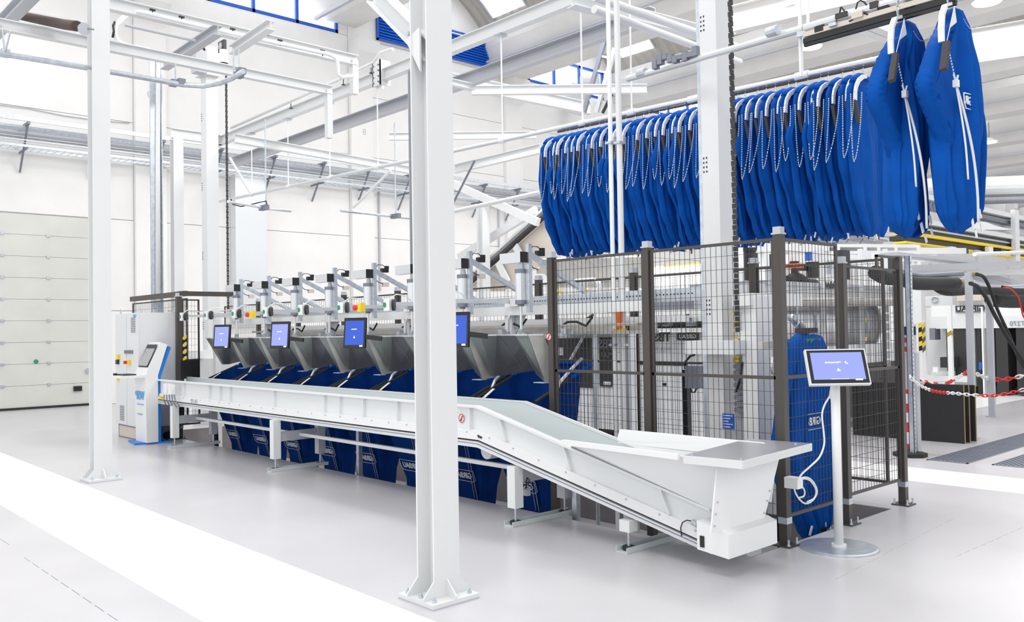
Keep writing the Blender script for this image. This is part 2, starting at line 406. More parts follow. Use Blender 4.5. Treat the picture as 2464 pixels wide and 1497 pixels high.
m.ibeam(a, b, .10, .12, .012, up=(0,0,1)); m.build('brace', 'steel_white', CC)
m = B(); m.prism([(a.x-.02, 3.0, a.z-.12), (a.x-.02, 3.0, a.z+.14), (a.x-.16, 3.0, a.z+.1)], (0, .012, 0)); m.build('brace_plate', 'steel_white', CC)
for k in range(3):
    c = a.lerp(b, .10+.09*k); m = B(); m.tube((c.x, 3.02, c.z), (c.x, 3.035, c.z), .014, 6); m.build('bolt', 'galv', CC)
CL = column(-9.96, 3.05, 7.2, .165, .185, 'white steel column at the left, standing beside the painted stripe')
def beam(name, p0, p1, w_, h, label, m_='steel_white', kind='i', cat='beam', side=1, up=(0,0,1), t=.012):
    m = B(); p0 = Vector(p0); p1 = Vector(p1)
    {'i': lambda: m.ibeam(p0, p1, w_, h, t, up), 'c': lambda: m.channel(p0, p1, w_, h, t, up, side), 'b': lambda: m.bar(p0, p1, w_, h, up)}[kind]()
    return tag(m.build(name, m_, None, tuple(p0)), label, cat)
# long beams towards the far wall (constant y)
BA = thing('overhead_beam', 'long white overhead steel beam carrying the thin hanger rods of the bag rail', 'beam', (-17.7, 7.8, 5.65))
m = B(); m.ibeam((-17.7, 7.8, 5.65), (-4.6, 7.8, 5.65), .12, .18, .012); m.build('flanged_bar', 'steel_white', BA)
m = B(); m.box(-11.62, 7.70, 5.48, -11.40, 7.715, 5.88).box(-11.42, 7.70, 5.48, -11.40, 7.9, 5.88).box(-11.62, 7.70, 5.48, -11.60, 7.9, 5.88); m.build('splice_bracket', 'steel_white', BA)
for k in range(4):
    for xx in (-11.58, -11.44):
        m = B(); m.tube((xx, 7.68, 5.53+.09*k), (xx, 7.70, 5.53+.09*k), .014, 6); m.build('bolt', 'drain', BA)
# air pipe standing on top of the beam
m = B(); pts = [W(820, 190, y=7.71), W(840, 180, y=7.71), W(885, 158, y=7.71), W(900, 150, y=7.71), W(915, 128, y=7.71), W(945, 118, y=7.71)]
m.path([W(556, 308, y=7.71)]+pts, .028, 7); tag(m.build('air_pipe', 'steel_white', None, tuple(pts[0])), 'thin white air pipe running on clips just above the long overhead beam', 'pipe')
for k, (px, py) in enumerate(((893, 158), (826, 187), (700, 245))):
    p = W(px, py, y=7.71); m = B(); m.tube(p-Vector((0,0,.03)), p-Vector((0,0,.12)), .008, 5).cbox(p-Vector((0,0,.12)), .05, .05, .012); m.build('pipe_clip', 'black', BA)
beam('overhead_beam', (-19.6, 9, 5.65), (-7.0, 9, 5.65), .13, .22, 'second long overhead beam, dark channel behind the rod-carrying beam', 'lgrey', 'c', side=-1)
for k in range(5):
    x = -14+1.9*k; m = B(); m.box(x, 8.93, 5.55, x+.03, 9.03, 5.75)
beam('overhead_beam', W(1095, 407, y=13), W(1300, 358, y=13), .12, .2, 'distant white overhead beam left of the hanging bags', 'steel_white')
# cross beams (along y)
beam('cross_beam', (-11.45, 3.55, 5.78), (-11.45, 7.3, 5.78), .12, .16, 'long white cross beam below the strip windows, carrying a white cable pipe')
beam('frame_post', (-11.45, 7.25, 5.25), (-11.45, 7.25, 5.78), .10, .10, 'short white post dropping from the end of the long cross beam', kind='b', cat='post')
m = B(); pts = [W(px, py, x=-11.3) for px, py in ((326, 28), (345, 30), (480, 62), (640, 98), (790, 130), (806, 138), (812, 150), (813, 178), (822, 186), (850, 183))]
m.path(pts, .03, 7); tag(m.build('cable_pipe', 'white', None, tuple(pts[0])), 'white cable pipe slung under the long cross beam by small black clips', 'pipe')
PIPE = bpy.data.objects['cable_pipe']
for px, py in ((367, 24), (437, 41), (560, 70), (645, 73), (674, 97), (776, 122)):
    p = W(px, py, x=-11.3); m = B(); m.cbox(p, .03, .07, .02).tube(p, p-Vector((0,0,.08)), .008, 5); m.build('clip', 'black', PIPE)
beam('cross_beam', (-10.28, 1.3, 4.86), (-10.28, 6.15, 4.86), .09, .12, 'white cross beam running behind the left column and ending in a short post', 'steel_white')
beam('frame_post', (-10.28, 6.1, 4.2), (-10.28, 6.1, 4.86), .08, .08, 'short pale post under the end of the lower cross beam', kind='b', cat='post')
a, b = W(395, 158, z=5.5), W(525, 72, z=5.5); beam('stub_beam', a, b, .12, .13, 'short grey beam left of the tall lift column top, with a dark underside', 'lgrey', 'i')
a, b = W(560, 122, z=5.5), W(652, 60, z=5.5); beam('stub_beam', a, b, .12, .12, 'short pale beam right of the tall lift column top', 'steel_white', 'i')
a = W(12, 52, y=2.4); b = W(62, 0, y=2.4); d = (b-a)
beam('overhead_beam', a-d*1.3, b+d*.6, .13, .13, 'grey beam crossing the top left corner of the picture', 'lgrey', 'i')
# third column behind the centre one, and the post at the left
column(-10.66, 7.8, 5.54, .12, .12, 'grey steel post seen just left of the white foreground column, behind the machines', z0=PZ, base=False, m_='lgrey')
beam('cross_beam', (-10.66, 7.9, 5.5), (-10.66, 9, 5.5), .1, .1, 'short cross beam resting on the grey post behind the foreground column', 'steel_white')
pl = W(426, 700, x=-17.5)
column(-17.5, W(426, 500, x=-17.5).y, 5.55, .2, .2, 'white steel post left of the tall lift column, carrying the end of the overhead frame', base=False)
beam('cross_beam', (-17.5, W(413, 500, x=-17.5).y, 5.66), (-17.5, 7.8, 5.66), .12, .2, 'white cross beam on top of the post left of the lift column')
beam('cross_beam', W(565, 333, z=5.0), W(1000, 412, z=5.0), .12, .15, 'pale cross beam behind the sensors' ' at mid height left of the foreground column', 'steel_white')
beam('overhead_beam', W(1135, 218, z=5.9), W(1556, 214, z=5.9), .12, .16, 'white diagonal beam hanging level above the hanging bags', 'steel_white')
beam('overhead_beam', W(937, 329, z=6.0), W(1290, 325, z=6.0), .12, .16, 'far white diagonal beam passing behind the foreground column', 'steel_white')
beam('cross_beam', W(1050, 185, z=6.3), W(1420, 262, z=6.3), .14, .25, 'pale beam sloping behind the level diagonal beam', 'steel_white')
beam('roof_tie', W(1375, 0, z=5.4), W(1760, 98, z=5.4), .16, .16, 'wide pale beam above the hanging bags, beside a pair of round pipes', 'steel_white', 'i')
for k, (py0, py1) in enumerate(((-8, 84), (22, 118))):
    a, b = W(1430, py0, z=5.0), W(1780, py1+32, z=5.0); m = B(); m.tube(a, b, .045, 14)
    tag(m.build('service_pipe', 'steel_white', None, tuple(a)), ['upper of the two round white pipes crossing above the hanging bags', 'lower of the two round white pipes crossing above the hanging bags'][k], 'pipe')
for i, (a, b) in enumerate((((1900, 0), (2140, 90)), ((1965, 0), (2200, 100)))):
    beam('roof_brace', W(a[0], a[1], z=6.5), W(b[0], b[1], z=6.5), .16, .16, ['left pale sloping brace under the roof above the bag row', 'right pale sloping brace under the roof above the bag row'][i], 'steel_white', 'b')
beam('overhead_beam', W(1750, 52, y=12), W(2130, -40, y=12), .2, .42, 'deep pale beam above the hanging bags right of the wide white column', 'concrete_beam')
beam('overhead_beam', W(2300, 120, y=16), W(2480, 92, y=16), .2, .6, 'deep pale girder at the right edge behind the biggest bag', 'concrete_beam')
# ---- rails
RAIL = thing('bag_rail', 'long round steel rail from which the packed row of blue bags hangs', 'rail', (-17.6, 7.8, 4.36))
def railz(x): return 3.975+(-3.6-x)*.0285
m = B(); m.tube((-17.6, 7.8, railz(-17.6)), (-3.3, 7.8, railz(-3.3)), .03, 12); m.build('rail_tube', 'alu', RAIL)
m = B(); m.bar((-7.6, 7.8, railz(-7.6)-.045), (-3.4, 7.8, railz(-3.4)-.045), .025, .02); m.build('dark_strip', 'strap', RAIL)
for px, py in ((605, 312), (692, 275), (792, 233), (907, 185), (1205, 65), (1397, 20), (1515, 0)):
    p = W(px, py, y=7.8); zr = railz(p.x)
    m = B(); m.tube((p.x, 7.8, 5.56), (p.x, 7.8, zr), .011, 6); m.build('hanger_rod', 'white', RAIL)
    m = B(); m.tube((p.x-.05, 7.8, zr), (p.x+.05, 7.8, zr), .04, 12); m.build('collar', 'white', RAIL)
    m = B(); m.box(p.x-.06, 7.72, 5.545, p.x+.06, 7.88, 5.56); m.build('clamp', 'galv', RAIL)
for px, py in ((1930, 170), (1670, 225)):
    p = W(px, py, y=7.8); m = B(); m.tube((p.x-.07, 7.8, railz(p.x)), (p.x+.07, 7.8, railz(p.x)), .042, 12); m.build('collar', 'white', RAIL)
m = B(); m.tube(W(1930, 172, y=7.8), W(1925, 0, y=7.8), .014, 7); m.build('hanger_rod', 'white', RAIL)
# second rail upper right with trolley
T2 = thing('conveyor_rail', 'upper steel rail with a black chain trolley carrying the two biggest bags', 'rail', (-2.5, 5.9, 3.78))
def r2(x): return 3.83
a = W(1510, 190, y=6.3); b = W(1935, 68, y=5.9); c = W(2300, -40, y=5.9)
m = B(); m.tube(a, b, .028, 10); m.tube(b, c, .028, 10); m.build('rail_tube', 'alu', T2)
m = B(); m.bar(b-Vector((0,0,.10)), c-Vector((0,0,.10)), .04, .035).bar(b-Vector((0,0,.13)), c-Vector((0,0,.13)), .03, .02); m.build('track_profile', 'black', T2)
m = B(); m.bar(b-Vector((0,0,.055)), c-Vector((0,0,.055)), .05, .035); m.build('track_cover', 'beige', T2)
for px, py in ((1860, 75), (1545, 175)):
    p = W(px, py, y=5.9 if px > 1600 else 6.25); m = B(); d = (b-a).normalized(); m.tube(p-d*.05, p+d*.05, .038, 10); m.build('collar', 'galv', T2)
for k in range(14):
    p = b.lerp(c, .12+.055*k); m = B(); m.cbox(p+Vector((0, R.uniform(-.04, .04), R.uniform(-.06, .04))), R.uniform(.03, .09), R.uniform(.02, .05), R.uniform(.02, .06)); m.build('trolley_block', ['black', 'beige', 'galv', 'strap'][k % 4], T2)
for k in range(5):
    p = b.lerp(c, .25+.07*k); m = B(); m.path([p+Vector((.10*s-.1, .03*math.sin(5*s+k), -.02+.09*math.sin(3.1*s)*(1 if k % 2 else -.4))) for s in [i/6 for i in range(7)]], .006, 5); m.build('cable', 'black', T2)
for (px, y0p) in ((1925, 75), (1945, 60)):
    p = W(px, y0p, y=5.95); m = B(); m.tube(p+Vector((0,0,-.02)), p+Vector((0,0,1.5)), .013, 8); m.build('hanger_rod', 'white', T2)
m = B(); p = W(1925, 75, y=5.95); m.tube(p, p-Vector((0,0,.34)), .013, 8); m.build('hanger_rod', 'white', T2)
m = B(); p = W(1933, 78, y=5.92); m.cbox(p, .07, .07, .07).cbox(p+Vector((.02,0,-.05)), .04, .05, .04); m.build('clamp', 'galv', T2)
# motor cluster on the rail left of the wide column
m = B()
for k in range(9):
    p = W(1578+12*k, 152-3.4*k, y=6.1); m.cbox(p+Vector((0, 0, R.uniform(-.02, .04))), .05, .05, R.uniform(.03, .09))
m.build('drive_motor', 'drain', T2)
# inclined lift truss behind
T3 = thing('bag_lift', 'thin dark inclined lift truss rising behind the hanging bags', 'lift', tuple(W(1415, 270, y=12)))
for o_ in (0, 34):
    m = B(); m.bar(W(1456-o_*.3+o_, 95+o_*.6, y=12), W(1405+o_*.9, 270, y=12), .05, .09); m.build('side_rail', 'drain' if o_ == 0 else 'lgrey', T3)
for k in range(4):
    m = B(); m.bar(W(1447-11*k, 135+35*k, y=12), W(1470-7*k, 140+35*k, y=12), .03, .04); m.build('cross_bar', 'galv', T3)
m = B(); m.tube(W(1478, 215, y=12), W(1450, 272, y=12), .03, 8); m.build('air_cylinder', 'mblack', T3)
# duct elbow at w2
m = B(); p = W(1400, 205, x=-20.2); m.tube(p, p+Vector((.5, .3, 0)), .36, 18); m.tube(p+Vector((-.05, 0, 0)), p+Vector((-.4, -.1, -.9)), .34, 18); tag(m.build('air_duct', 'steel_white', None, tuple(p)), 'round white air duct elbow in front of the right strip window', 'duct')
# vertical twin poles
TP = {}
for i, (px, r_) in enumerate(((1474, .021), (1495, .028))):
    x = W(px, 600, y=6.2).x
    t_ = thing('slim_pole', ['thinner left one of the twin slim poles in front of the bag row', 'thicker right one of the twin slim poles, with an orange and yellow sensor link'][i], 'pole', (x, 6.2, PZ)); TP[i] = (t_, x)
    m = B(); m.tube((x, 6.2, PZ), (x, 6.2, 5.2), r_, 14)
    m.build('shaft', 'white' if i == 0 else 'steel_white', t_)
    for py in (343, 735, 830):
        z = W(px, py, y=6.2).z; m = B(); m.cbox((x, 6.2, z), .075, .075, .022); m.build('clamp', 'galv', t_)
t_, x = TP[1]
for nm, py, h, mm, ww in (('end_fitting', 743, .045, 'yellow', .12), ('end_fitting', 797, .045, 'yellow', .12), ('orange_link', 770, .17, 'orange', .03)):
    z = W(1497, py, y=6.1).z; m = B(); m.cbox((x+.03, 6.12, z), ww, .05, h); m.build(nm, mm, t_)
# alu column beside twin poles below
m = B(); xa = W(1515, 900, y=6.3).x; m.box(xa-.045, 6.25, PZ, xa+.045, 6.35, 1.62)
for k in range(3): m.box(xa-.03+.03*k-.004, 6.243, PZ, xa-.03+.03*k+.004, 6.25, 1.62)
tag(m.build('slotted_profile', 'alu', None, (xa, 6.3, PZ)), 'slotted aluminium profile post beside the twin slim poles, inside the fence', 'post')
# ---- curved track at the left
TRK = thing('curved_track', 'round steel track curving around near the ceiling at the left, hung from rods', 'rail', tuple(W(300, 180, z=4.5)))
pts = [W(px, py, z=4.5) for px, py in ((-20, 124), (0, 129), (120, 148), (220, 165), (300, 179), (385, 194), (440, 204), (490, 207), (530, 200), (560, 188), (585, 172))]
m = B(); m.path(pts, .03, 10); m.build('track_tube', 'galv', TRK)
for px, py, qx, qy in ((12, 128, 4, 60), (12, 128, 25, 75), (423, 200, 422, 152), (562, 180, 562, 118), (575, 175, 575, 118)):
    m = B(); m.tube(W(px, py, z=4.52), W(px, py, z=4.52)+(W(qx, qy, y=W(px, py, z=4.52).y)-W(px, py, z=4.52)), .01, 6); m.build('hanger_rod', 'galv', TRK)
for px, py in ((12, 128), (418, 200), (435, 198), (580, 172), (575, 180)):
    m = B(); m.cbox(W(px, py, z=4.53), .10, .08, .07); m.build('clamp', 'galv' if px < 100 else 'drain', TRK)
# ---- lower left pneumatic track behind machines
TRL = thing('pneumatic_track', 'thin steel track with cables hanging above the left machines', 'rail', tuple(W(600, 490, z=3.3)))
m = B(); m.path([W(px, py, z=3.4) for px, py in ((548, 485), (600, 494), (640, 502), (700, 508))], .02, 7); m.build('track_tube', 'alu', TRL)
m = B(); m.path([W(px, py, z=3.4) for px, py in ((820, 507), (900, 516), (960, 523), (1000, 527))], .02, 7); m.build('track_tube', 'galv', TRL)
for px, py in ((635, 500), (952, 520)):
    m = B(); m.cbox(W(px, py, z=3.4), .2, .07, .07); m.build('clamp', 'drain', TRL)
m = B(); m.path([W(px, py, z=3.45) for px, py in ((556, 480), (560, 492), (580, 497), (605, 492), (625, 487), (640, 484), (645, 498), (655, 505))], .009, 6); m.build('cable', 'black', TRL)
m = B(); m.tube(W(952, 520, z=3.4), W(952, 520, z=3.4)+Vector((0,0,1.5)), .012, 6); m.tube(W(640, 500, z=3.4), W(640, 500, z=3.4)+Vector((0,0,1.3)), .012, 6); m.build('hanger_rod', 'galv', TRL)
# tracks right: tube sloping at (1100,510)-(1290,465)
m = B(); m.tube(W(1095, 508, y=9), W(1300, 463, y=9), .035, 8); tag(m.build('round_rail', 'steel_white', None, tuple(W(1100, 508, y=9))), 'round pale rail rising to the left end of the bag row', 'rail')
m = B(); m.tube(W(1143, 385, y=9.5), W(1085, 500, y=9.5), .02, 6); tag(m.build('tie_rod', 'drain', None, tuple(W(1143, 385, y=9.5))), 'dark slanted tie rod right of the foreground column', 'rod')
for i, (a, b) in enumerate((((1088, 442), (1295, 535)), ((1290, 505), (1105, 620)))):
    beam('diagonal_brace', W(*a, y=12+.35*i), W(*b, y=12+.35*i), .10, .16, ['white brace sloping down to the right behind the bag row end', 'white brace sloping up to the right behind the bag row end'][i], 'steel_white', 'b')
column(W(1163, 600, y=12).x, 12, W(1163, 490, y=12).z, .2, .2, 'white post behind the last filling machine, left of the beige conveyor', base=False)
beam('diagonal_brace', W(553, 380, y=8.3), W(603, 465, y=8.3), .04, .04, 'thin white brace rod right of the lift column chain', 'white', 'b')
beam('diagonal_brace', W(940, 410, y=9.5), W(850, 500, y=9.5), .04, .04, 'thin white brace rod left of the foreground column', 'white', 'b')
# ---- brown hose at top left
HS = thing('insulated_hose', 'thick brown insulated hose at the top left corner, ending in a thin rod', 'hose', tuple(W(50, 45, y=2.6)))
m = B(); m.path([W(px, py, y=2.6) for px, py in ((48, 37), (75, 43), (100, 48), (130, 54), (155, 59), (178, 62), (186, 63))], .052, 12); m.build('hose', 'brown_hose', HS)
m = B(); m.tube(W(186, 64, y=2.6), W(225, 71, y=2.6), .008, 6); m.build('rod', 'drain', HS)
m = B(); m.tube(W(203, 70, y=2.57), W(203, 70, y=2.63), .06, 12); m.build('washer', 'lgrey', HS)
for i, (a, b) in enumerate((((58, 29), (225, 61)), ((300, 60), (470, 98)))):
    m = B(); m.tube(W(*a, z=5.4), W(*b, z=5.4), .02, 7); tag(m.build('round_rail', 'lgrey', None, tuple(W(*a, z=5.4))), ['thin grey rail above the brown hose', 'thin grey rail left of the tall lift column top'][i], 'rail')
# ---- cable riser (px 375) with pipe loop
RX = -16.0
CR = thing('cable_riser', 'vertical perforated cable tray with a white bent pipe in front of the far wall', 'cable tray', (RX, W(375, 740, x=RX).y, 1.5))
yc = W(374, 400, x=RX).y
m = B(); m.box(RX, yc-.10, 1.3, RX+.03, yc+.10, W(375, 150, x=RX).z).box(RX, yc+.08, 1.3, RX+.09, yc+.10, W(375, 150, x=RX).z); m.build('tray', 'galv', CR)
m = B(); n = 60; zt = W(375, 160, x=RX).z
for k in range(n): z = 1.4+(zt-1.4)*k/n; m.box(RX+.031, yc+.02, z, RX+.033, yc+.035, z+.03)
stuff(m.build('slots', 'drain', CR))
m = B(); m.path([W(px, py, x=RX+.05) for px, py in ((380, 730), (380, 400), (381, 180), (381, 138), (374, 126), (355, 119), (320, 113), (297, 108), (283, 98), (276, 80), (279, 60), (300, 40), (325, 22))], .045, 8); m.build('pipe', 'white', CR)
m = B(); m.path([W(px, py, x=RX+.05) for px, py in ((330, 20), (306, 37), (280, 55))], .03, 6); m.build('rail', 'drain', CR)
m = B(); m.path([W(px, py, x=RX+.1) for px, py in ((276, 52), (272, 62), (274, 75), (271, 90))], .02, 6); m.build('cable', 'black', CR)
# ---- upper-left wall ledge beams crossing windows
# ---- lift columns
def lift(x, y, wx, wy, z1, label, zarm, arm_dir):
    T = thing('lift_column', label, 'column', (x, y, PZ))
    m = B(); m.box(x-wx/2+.03, y-wy/2, PZ, x+wx/2, y+wy/2, z1); m.build('column_box', 'steel_white', T)
    m = B(); m.box(x-wx/2-.035, y-wy/2+.04, PZ, x-wx/2+.025, y+wy/2-.05, z1-.1); m.build('guide_rail', 'galv', T)
    m = B()
    for zz in [PZ+1.0+1.25*k for k in range(int((z1-PZ)/1.25))]:
        for a in range(4):
            for b in range(2): m.box(x-wx/2+.04+.03*b, y-wy/2-.003, zz+.04*a, x-wx/2+.052+.03*b, y-wy/2, zz+.04*a+.016)
    stuff(m.build('bolt_holes', 'mblack', T))
    return T
L1x = W(506, 600, y=6.5).x; L2x = W(1728, 600, y=6.5).x
L1 = lift(L1x, 6.5, .26, .22, W(505, 98, y=6.3).z, 'tall white lift column at the left with a motor box on top', 1.1, 1)
L2 = lift(L2x+.01, 6.5, .20, .25, 6.5, 'wide white lift column standing in front of the bag row inside the fence', 1.1, 1)
def chain(x, y, z0, z1, T, w_=.03):
    m = B(); n = int((z1-z0)/.045)
    for k in range(n):
        z = z0+(z1-z0)*(k+.5)/n
        if k % 2: m.box(x-w_/2, y-.006, z-.02, x+w_/2, y+.006, z+.02)
        else: m.box(x-w_/4, y-.016, z-.02, x+w_/4, y+.016, z+.02)
    return stuff(m.build('chain', 'mblack', T))
p = W(546, 400, y=6.35); chain(p.x, 6.35, W(545, 745, y=6.35).z, W(545, 150, y=6.35).z, L1, .06)
p0 = W(1748, 0, y=6.3); p1 = W(1772, 800, y=6.3)
m = chain(p1.x+.01, 6.3, p1.z, 4.9, L2, .045)
# motor box on lift 1
zt = W(505, 98, y=6.3).z
m = B(); m.box(L1x-.14, 6.3, zt-.5, L1x+.22, 6.62, zt+.02); m.build('motor_box', 'steel_white', L1)
p = W(543, 113, y=6.3); m = B(); m.box(p.x-.12, 6.22, p.z-.09, p.x+.10, 6.27, p.z+.09); m.build('motor_flange', 'black', L1)
m = B(); m.tube((p.x, 6.20, p.z), (p.x, 6.23, p.z), .06, 12); m.build('hub', 'galv', L1)
p = W(538, 135, y=6.2); m = B(); m.tube(p+Vector((0,0,.1)), p-Vector((0,0,.12)), .07, 10); m.build('actuator', 'white', L1)
m = B(); m.tube(p-Vector((0,0,.12)), p-Vector((0,0,.3)), .075, 10, .03); m.build('actuator_tip', 'black', L1)
p = W(479, 148, y=6.2); m = B(); m.cbox(p, .22, .2, .42); m.build('junction_box', 'lgrey', L1)
m = B(); m.path([W(px, py, y=6.1) for px, py in ((484, 84), (480, 95), (487, 110), (492, 120))], .02, 6); m.build('cable', 'black', L1)
m = B(); m.cbox(W(489, 110, y=6.1), .05, .05, .12); m.build('sensor', 'orange', L1)
# arms on lift 1
za, zb = W(500, 843, y=6.3).z, W(500, 862, y=6.3).z
m = B(); m.box(W(470, 850, y=6.2).x, 6.05, zb, L1x+.35, 6.7, za); m.build('stub_arm', 'white', L1)
m = B(); m.box(L1x-.1, 6.2, PZ, L1x+.6, 6.8, zb); m.build('counter_box', 'steel_white', L1)
# arms on lift 2
za, zb = W(1700, 820, y=6.2).z, W(1700, 852, y=6.2).z
m = B(); m.box(L2x-.12, 6.15, zb, L2x+.36, 6.34, za); m.build('stub_arm', 'white', L2)
m = B(); x0, x1 = W(1793, 800, y=6.4).x, W(1828, 800, y=6.4).x; m.box(x0, 6.35, PZ, x1, 6.6, W(1810, 712, y=6.4).z); m.build('inner_column', 'white', L2)
a = W(1800, 722, y=6.4); b = W(1915, 735, x=a.x); m = B(); m.box(a.x-.09, 6.3, a.z-.05, a.x+.08, 7.15, a.z+.055); m.build('top_arm', 'white', L2)
x0, x1 = W(1768, 950, y=6.4).x, W(1798, 950, y=6.4).x
m = B(); m.box(x0, 6.42, PZ, x1, 6.5, W(1780, 850, y=6.4).z); m.build('rack_back', 'lgrey', L2)
for k in range(9):
    z = W(1780, 872+15*k, y=6.38).z; m = B(); m.box(x0+.01, 6.37, z, x1-.005, 6.42, z+.035); m.build('rack_slat', 'drain', L2)
for k, py in enumerate((757, 775, 795, 818, 860, 868)):
    z = W(1778, py, y=6.37).z; m = B(); m.cbox((x0+.05, 6.37, z), .05, .03, .022); m.build('yellow_mark', 'yellow', L2)
m = B(); m.path([(x0+.12, 6.34, 1.25), (x0+.10, 6.33, 1.1), (x0+.06, 6.33, 1.0)], .01, 6); m.build('hose', 'black', L2)
p = W(1753, 1014, y=6.3); m = B(); m.box(p.x-.055, 6.295, p.z-.065, p.x+.055, 6.305, p.z+.065); sg = m.build('notice', 'blue_frame', L2)
m = B()
for k in range(5): m.box(p.x-.045, 6.292, p.z+.045-.024*k, p.x+.045-.02*(k % 3), 6.295, p.z+.052-.024*k)
m.build('notice_lines', 'screen_text' if 0 else 'label_white', sg)
# ================================================================== TROUGH CONVEYOR
XB = -5.54; XE = -3.24; XS = -12.95
YN, YF = 4.65, 5.20
def rim(x): return .925 if x <= XB else .935-.235*(x-XB)
def bot(x): return .565 if x <= XB else .565-.205*(x-XB)
def hgt(x, f): return bot(x)+(rim(x)-bot(x))*f
TR = thing('trough_conveyor', 'long white trough conveyor that slopes down to a wide feed hopper at its near end', 'conveyor', (XB, 4.92, 0))
SEG = [(XS, XB), (XB, XE)]
def strip(mb, y0, y1, f0, f1, segs=SEG, e0=0, e1=0):
    for xa, xb in segs:
        vs = []
        for x in (xa, xb):
            vs += [(x, y0, hgt(x, f0)+e0), (x, y1, hgt(x, f0)+e0), (x, y1, hgt(x, f1)+e1), (x, y0, hgt(x, f1)+e1)]
        mb.add(vs, [(0,1,2,3),(4,7,6,5),(0,4,5,1),(1,5,6,2),(2,6,7,3),(3,7,4,0)])
    return mb
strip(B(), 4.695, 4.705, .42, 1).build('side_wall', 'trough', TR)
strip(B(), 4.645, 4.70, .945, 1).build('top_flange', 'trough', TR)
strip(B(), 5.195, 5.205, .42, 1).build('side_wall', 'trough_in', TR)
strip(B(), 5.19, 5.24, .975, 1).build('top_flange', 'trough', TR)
strip(B(), 4.675, 4.70, .20, .43).build('lower_band', 'white', TR)
strip(B(), 5.20, 5.225, .20, .43).build('lower_band', 'white', TR)
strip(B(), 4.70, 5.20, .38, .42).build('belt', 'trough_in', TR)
strip(B(), 4.685, 4.70, .165, .20).build('slot', 'rubber', TR)
strip(B(), 4.66, 4.70, .03, .165).build('aluminium_rail', 'alu', TR)
strip(B(), 4.655, 4.66, .11, .125).build('rail_ridge', 'drain', TR)
strip(B(), 4.70, 5.20, .03, .10).build('underside', 'lgrey', TR)
for px in (444, 505, 531, 555, 661, 782, 819, 876, 958, 1132):
    x = W(px, 950, y=4.68).x; q = B()
    q.add([(x-.006, 4.66, hgt(x, .43)), (x+.006, 4.66, hgt(x, .43)), (x+.006, 4.70, hgt(x, .43)), (x-.006, 4.70, hgt(x, .43)),
           (x-.006, 4.66, hgt(x, .96)), (x+.006, 4.66, hgt(x, .96)), (x+.006, 4.70, hgt(x, .96)), (x-.006, 4.70, hgt(x, .96))], [(0,3,2,1),(4,5,6,7),(0,1,5,4),(1,2,6,5),(2,3,7,6),(3,0,4,7)])
    q.build('stiffener', 'trough', TR)
for px in (1212, 1367, 1602):
    x = W(px, 1080+(px-1200)*.38, y=4.68).x; q = B(); q.bar((x+.035, 4.68, hgt(x, .43)), (x-.035, 4.68, hgt(x, .97)), .012, .04, (0,1,0)); q.build('stiffener', 'trough', TR)
for k in range(34):
    x = XS+.3+k*.29
    if x > XE-.1: break
    q = B(); q.tube((x, 4.668, hgt(x, .36)), (x, 4.676, hgt(x, .36)), .007, 6); q.build('bolt', 'lgrey', TR)
# rollers under the bend
q = B(); q.tube((-5.47, 4.70, .55), (-5.47, 5.2, .55), .07, 16); q.build('return_roller', 'lgrey', TR)
# end box at the bottom of the slope
EP = [W(px, py, x=-3.10) for px, py in ((1708, 1284), (1835, 1252), (1874, 1094), (1724, 1108))]
q = B(); q.prism([(-3.27, 4.55, .15), (-3.04, 4.55, .128), (-3.04, 4.55, .275), (-3.10, 4.55, .30), (-3.27, 4.55, .33)], (0, .56, 0)); q.build('end_box', 'white', TR)
q = B(); q.box(-3.245, 4.543, .17, -3.215, 4.55, .24); q.build('belt_slot', 'black', TR)
c1 = EP[3]; c0 = W(1357, 1056, z=.765); c0.z = .755
lo0 = Vector((-4.47, 4.69, rim(-4.47)-.012)); lo1 = Vector((-3.13, 4.67, rim(-3.13)-.012))
HN = B(); HN.slab([lo0, lo1, c1, c0], .008); HN.build('hopper_side', 'trough', TR)
q = B(); q.bar(c0+Vector((0, -.012, -.012)), Vector((-3.3, 4.42, .742)), .03, .035); q.build('hopper_flange', 'white', TR)
bk0 = Vector((-4.46, 5.22, .755)); bk1 = Vector((-3.10, EP[2].y, .745))
q = B(); q.slab([Vector((-4.47, 5.2, rim(-4.47)-.01)), Vector((-3.13, 5.2, rim(-3.13))), bk1, bk0], .008); q.build('hopper_side', 'white', TR)
q = B(); q.slab([(-4.46, 5.2, .65), (-3.2, EP[2].y-.03, .65), (-3.2, EP[2].y, .755), (-4.46, 5.24, .755)], .01); q.build('hopper_flange', 'white', TR)
q = B(); q.slab(EP, .01); q.build('end_panel', 'white', TR)
for u, v in ((.04, .10), (.04, .26), (.05, .42), (.96, .12), (.96, .30), (.96, .45), (.03, .93)):
    p = EP[0].lerp(EP[1], u).lerp(EP[3].lerp(EP[2], u), v); q = B(); q.tube(p-Vector((.01, 0, 0)), p+Vector((.018, 0, 0)), .007, 6); q.build('bolt', 'lgrey', TR)
# table plate
ta, tb, tc_, td = [W(px, py, z=.752) for px, py in ((1645, 1096), (1787, 1109), (1952, 1067), (1800, 1056))]
q = B(); q.prism([(p.x, p.y, .745) for p in (ta, tb, tc_, td)], (0, 0, .008)); q.build('table_top', 'stainless', TR)
for a, b in ((ta, tb), (tb, tc_)):
    q = B(); q.bar((a.x, a.y, .728), (b.x, b.y, .728), .012, .05); q.build('table_edge', 'steel_white', TR)
for u, v in ((.08, .05), (.08, .9), (.9, .06), (.85, .9)):
    p = ta.lerp(tb, u).lerp(td.lerp(tc_, u), v); q = B(); q.tube((p.x, p.y, .753), (p.x, p.y, .758), .009, 8); q.build('screw', 'galv', TR)
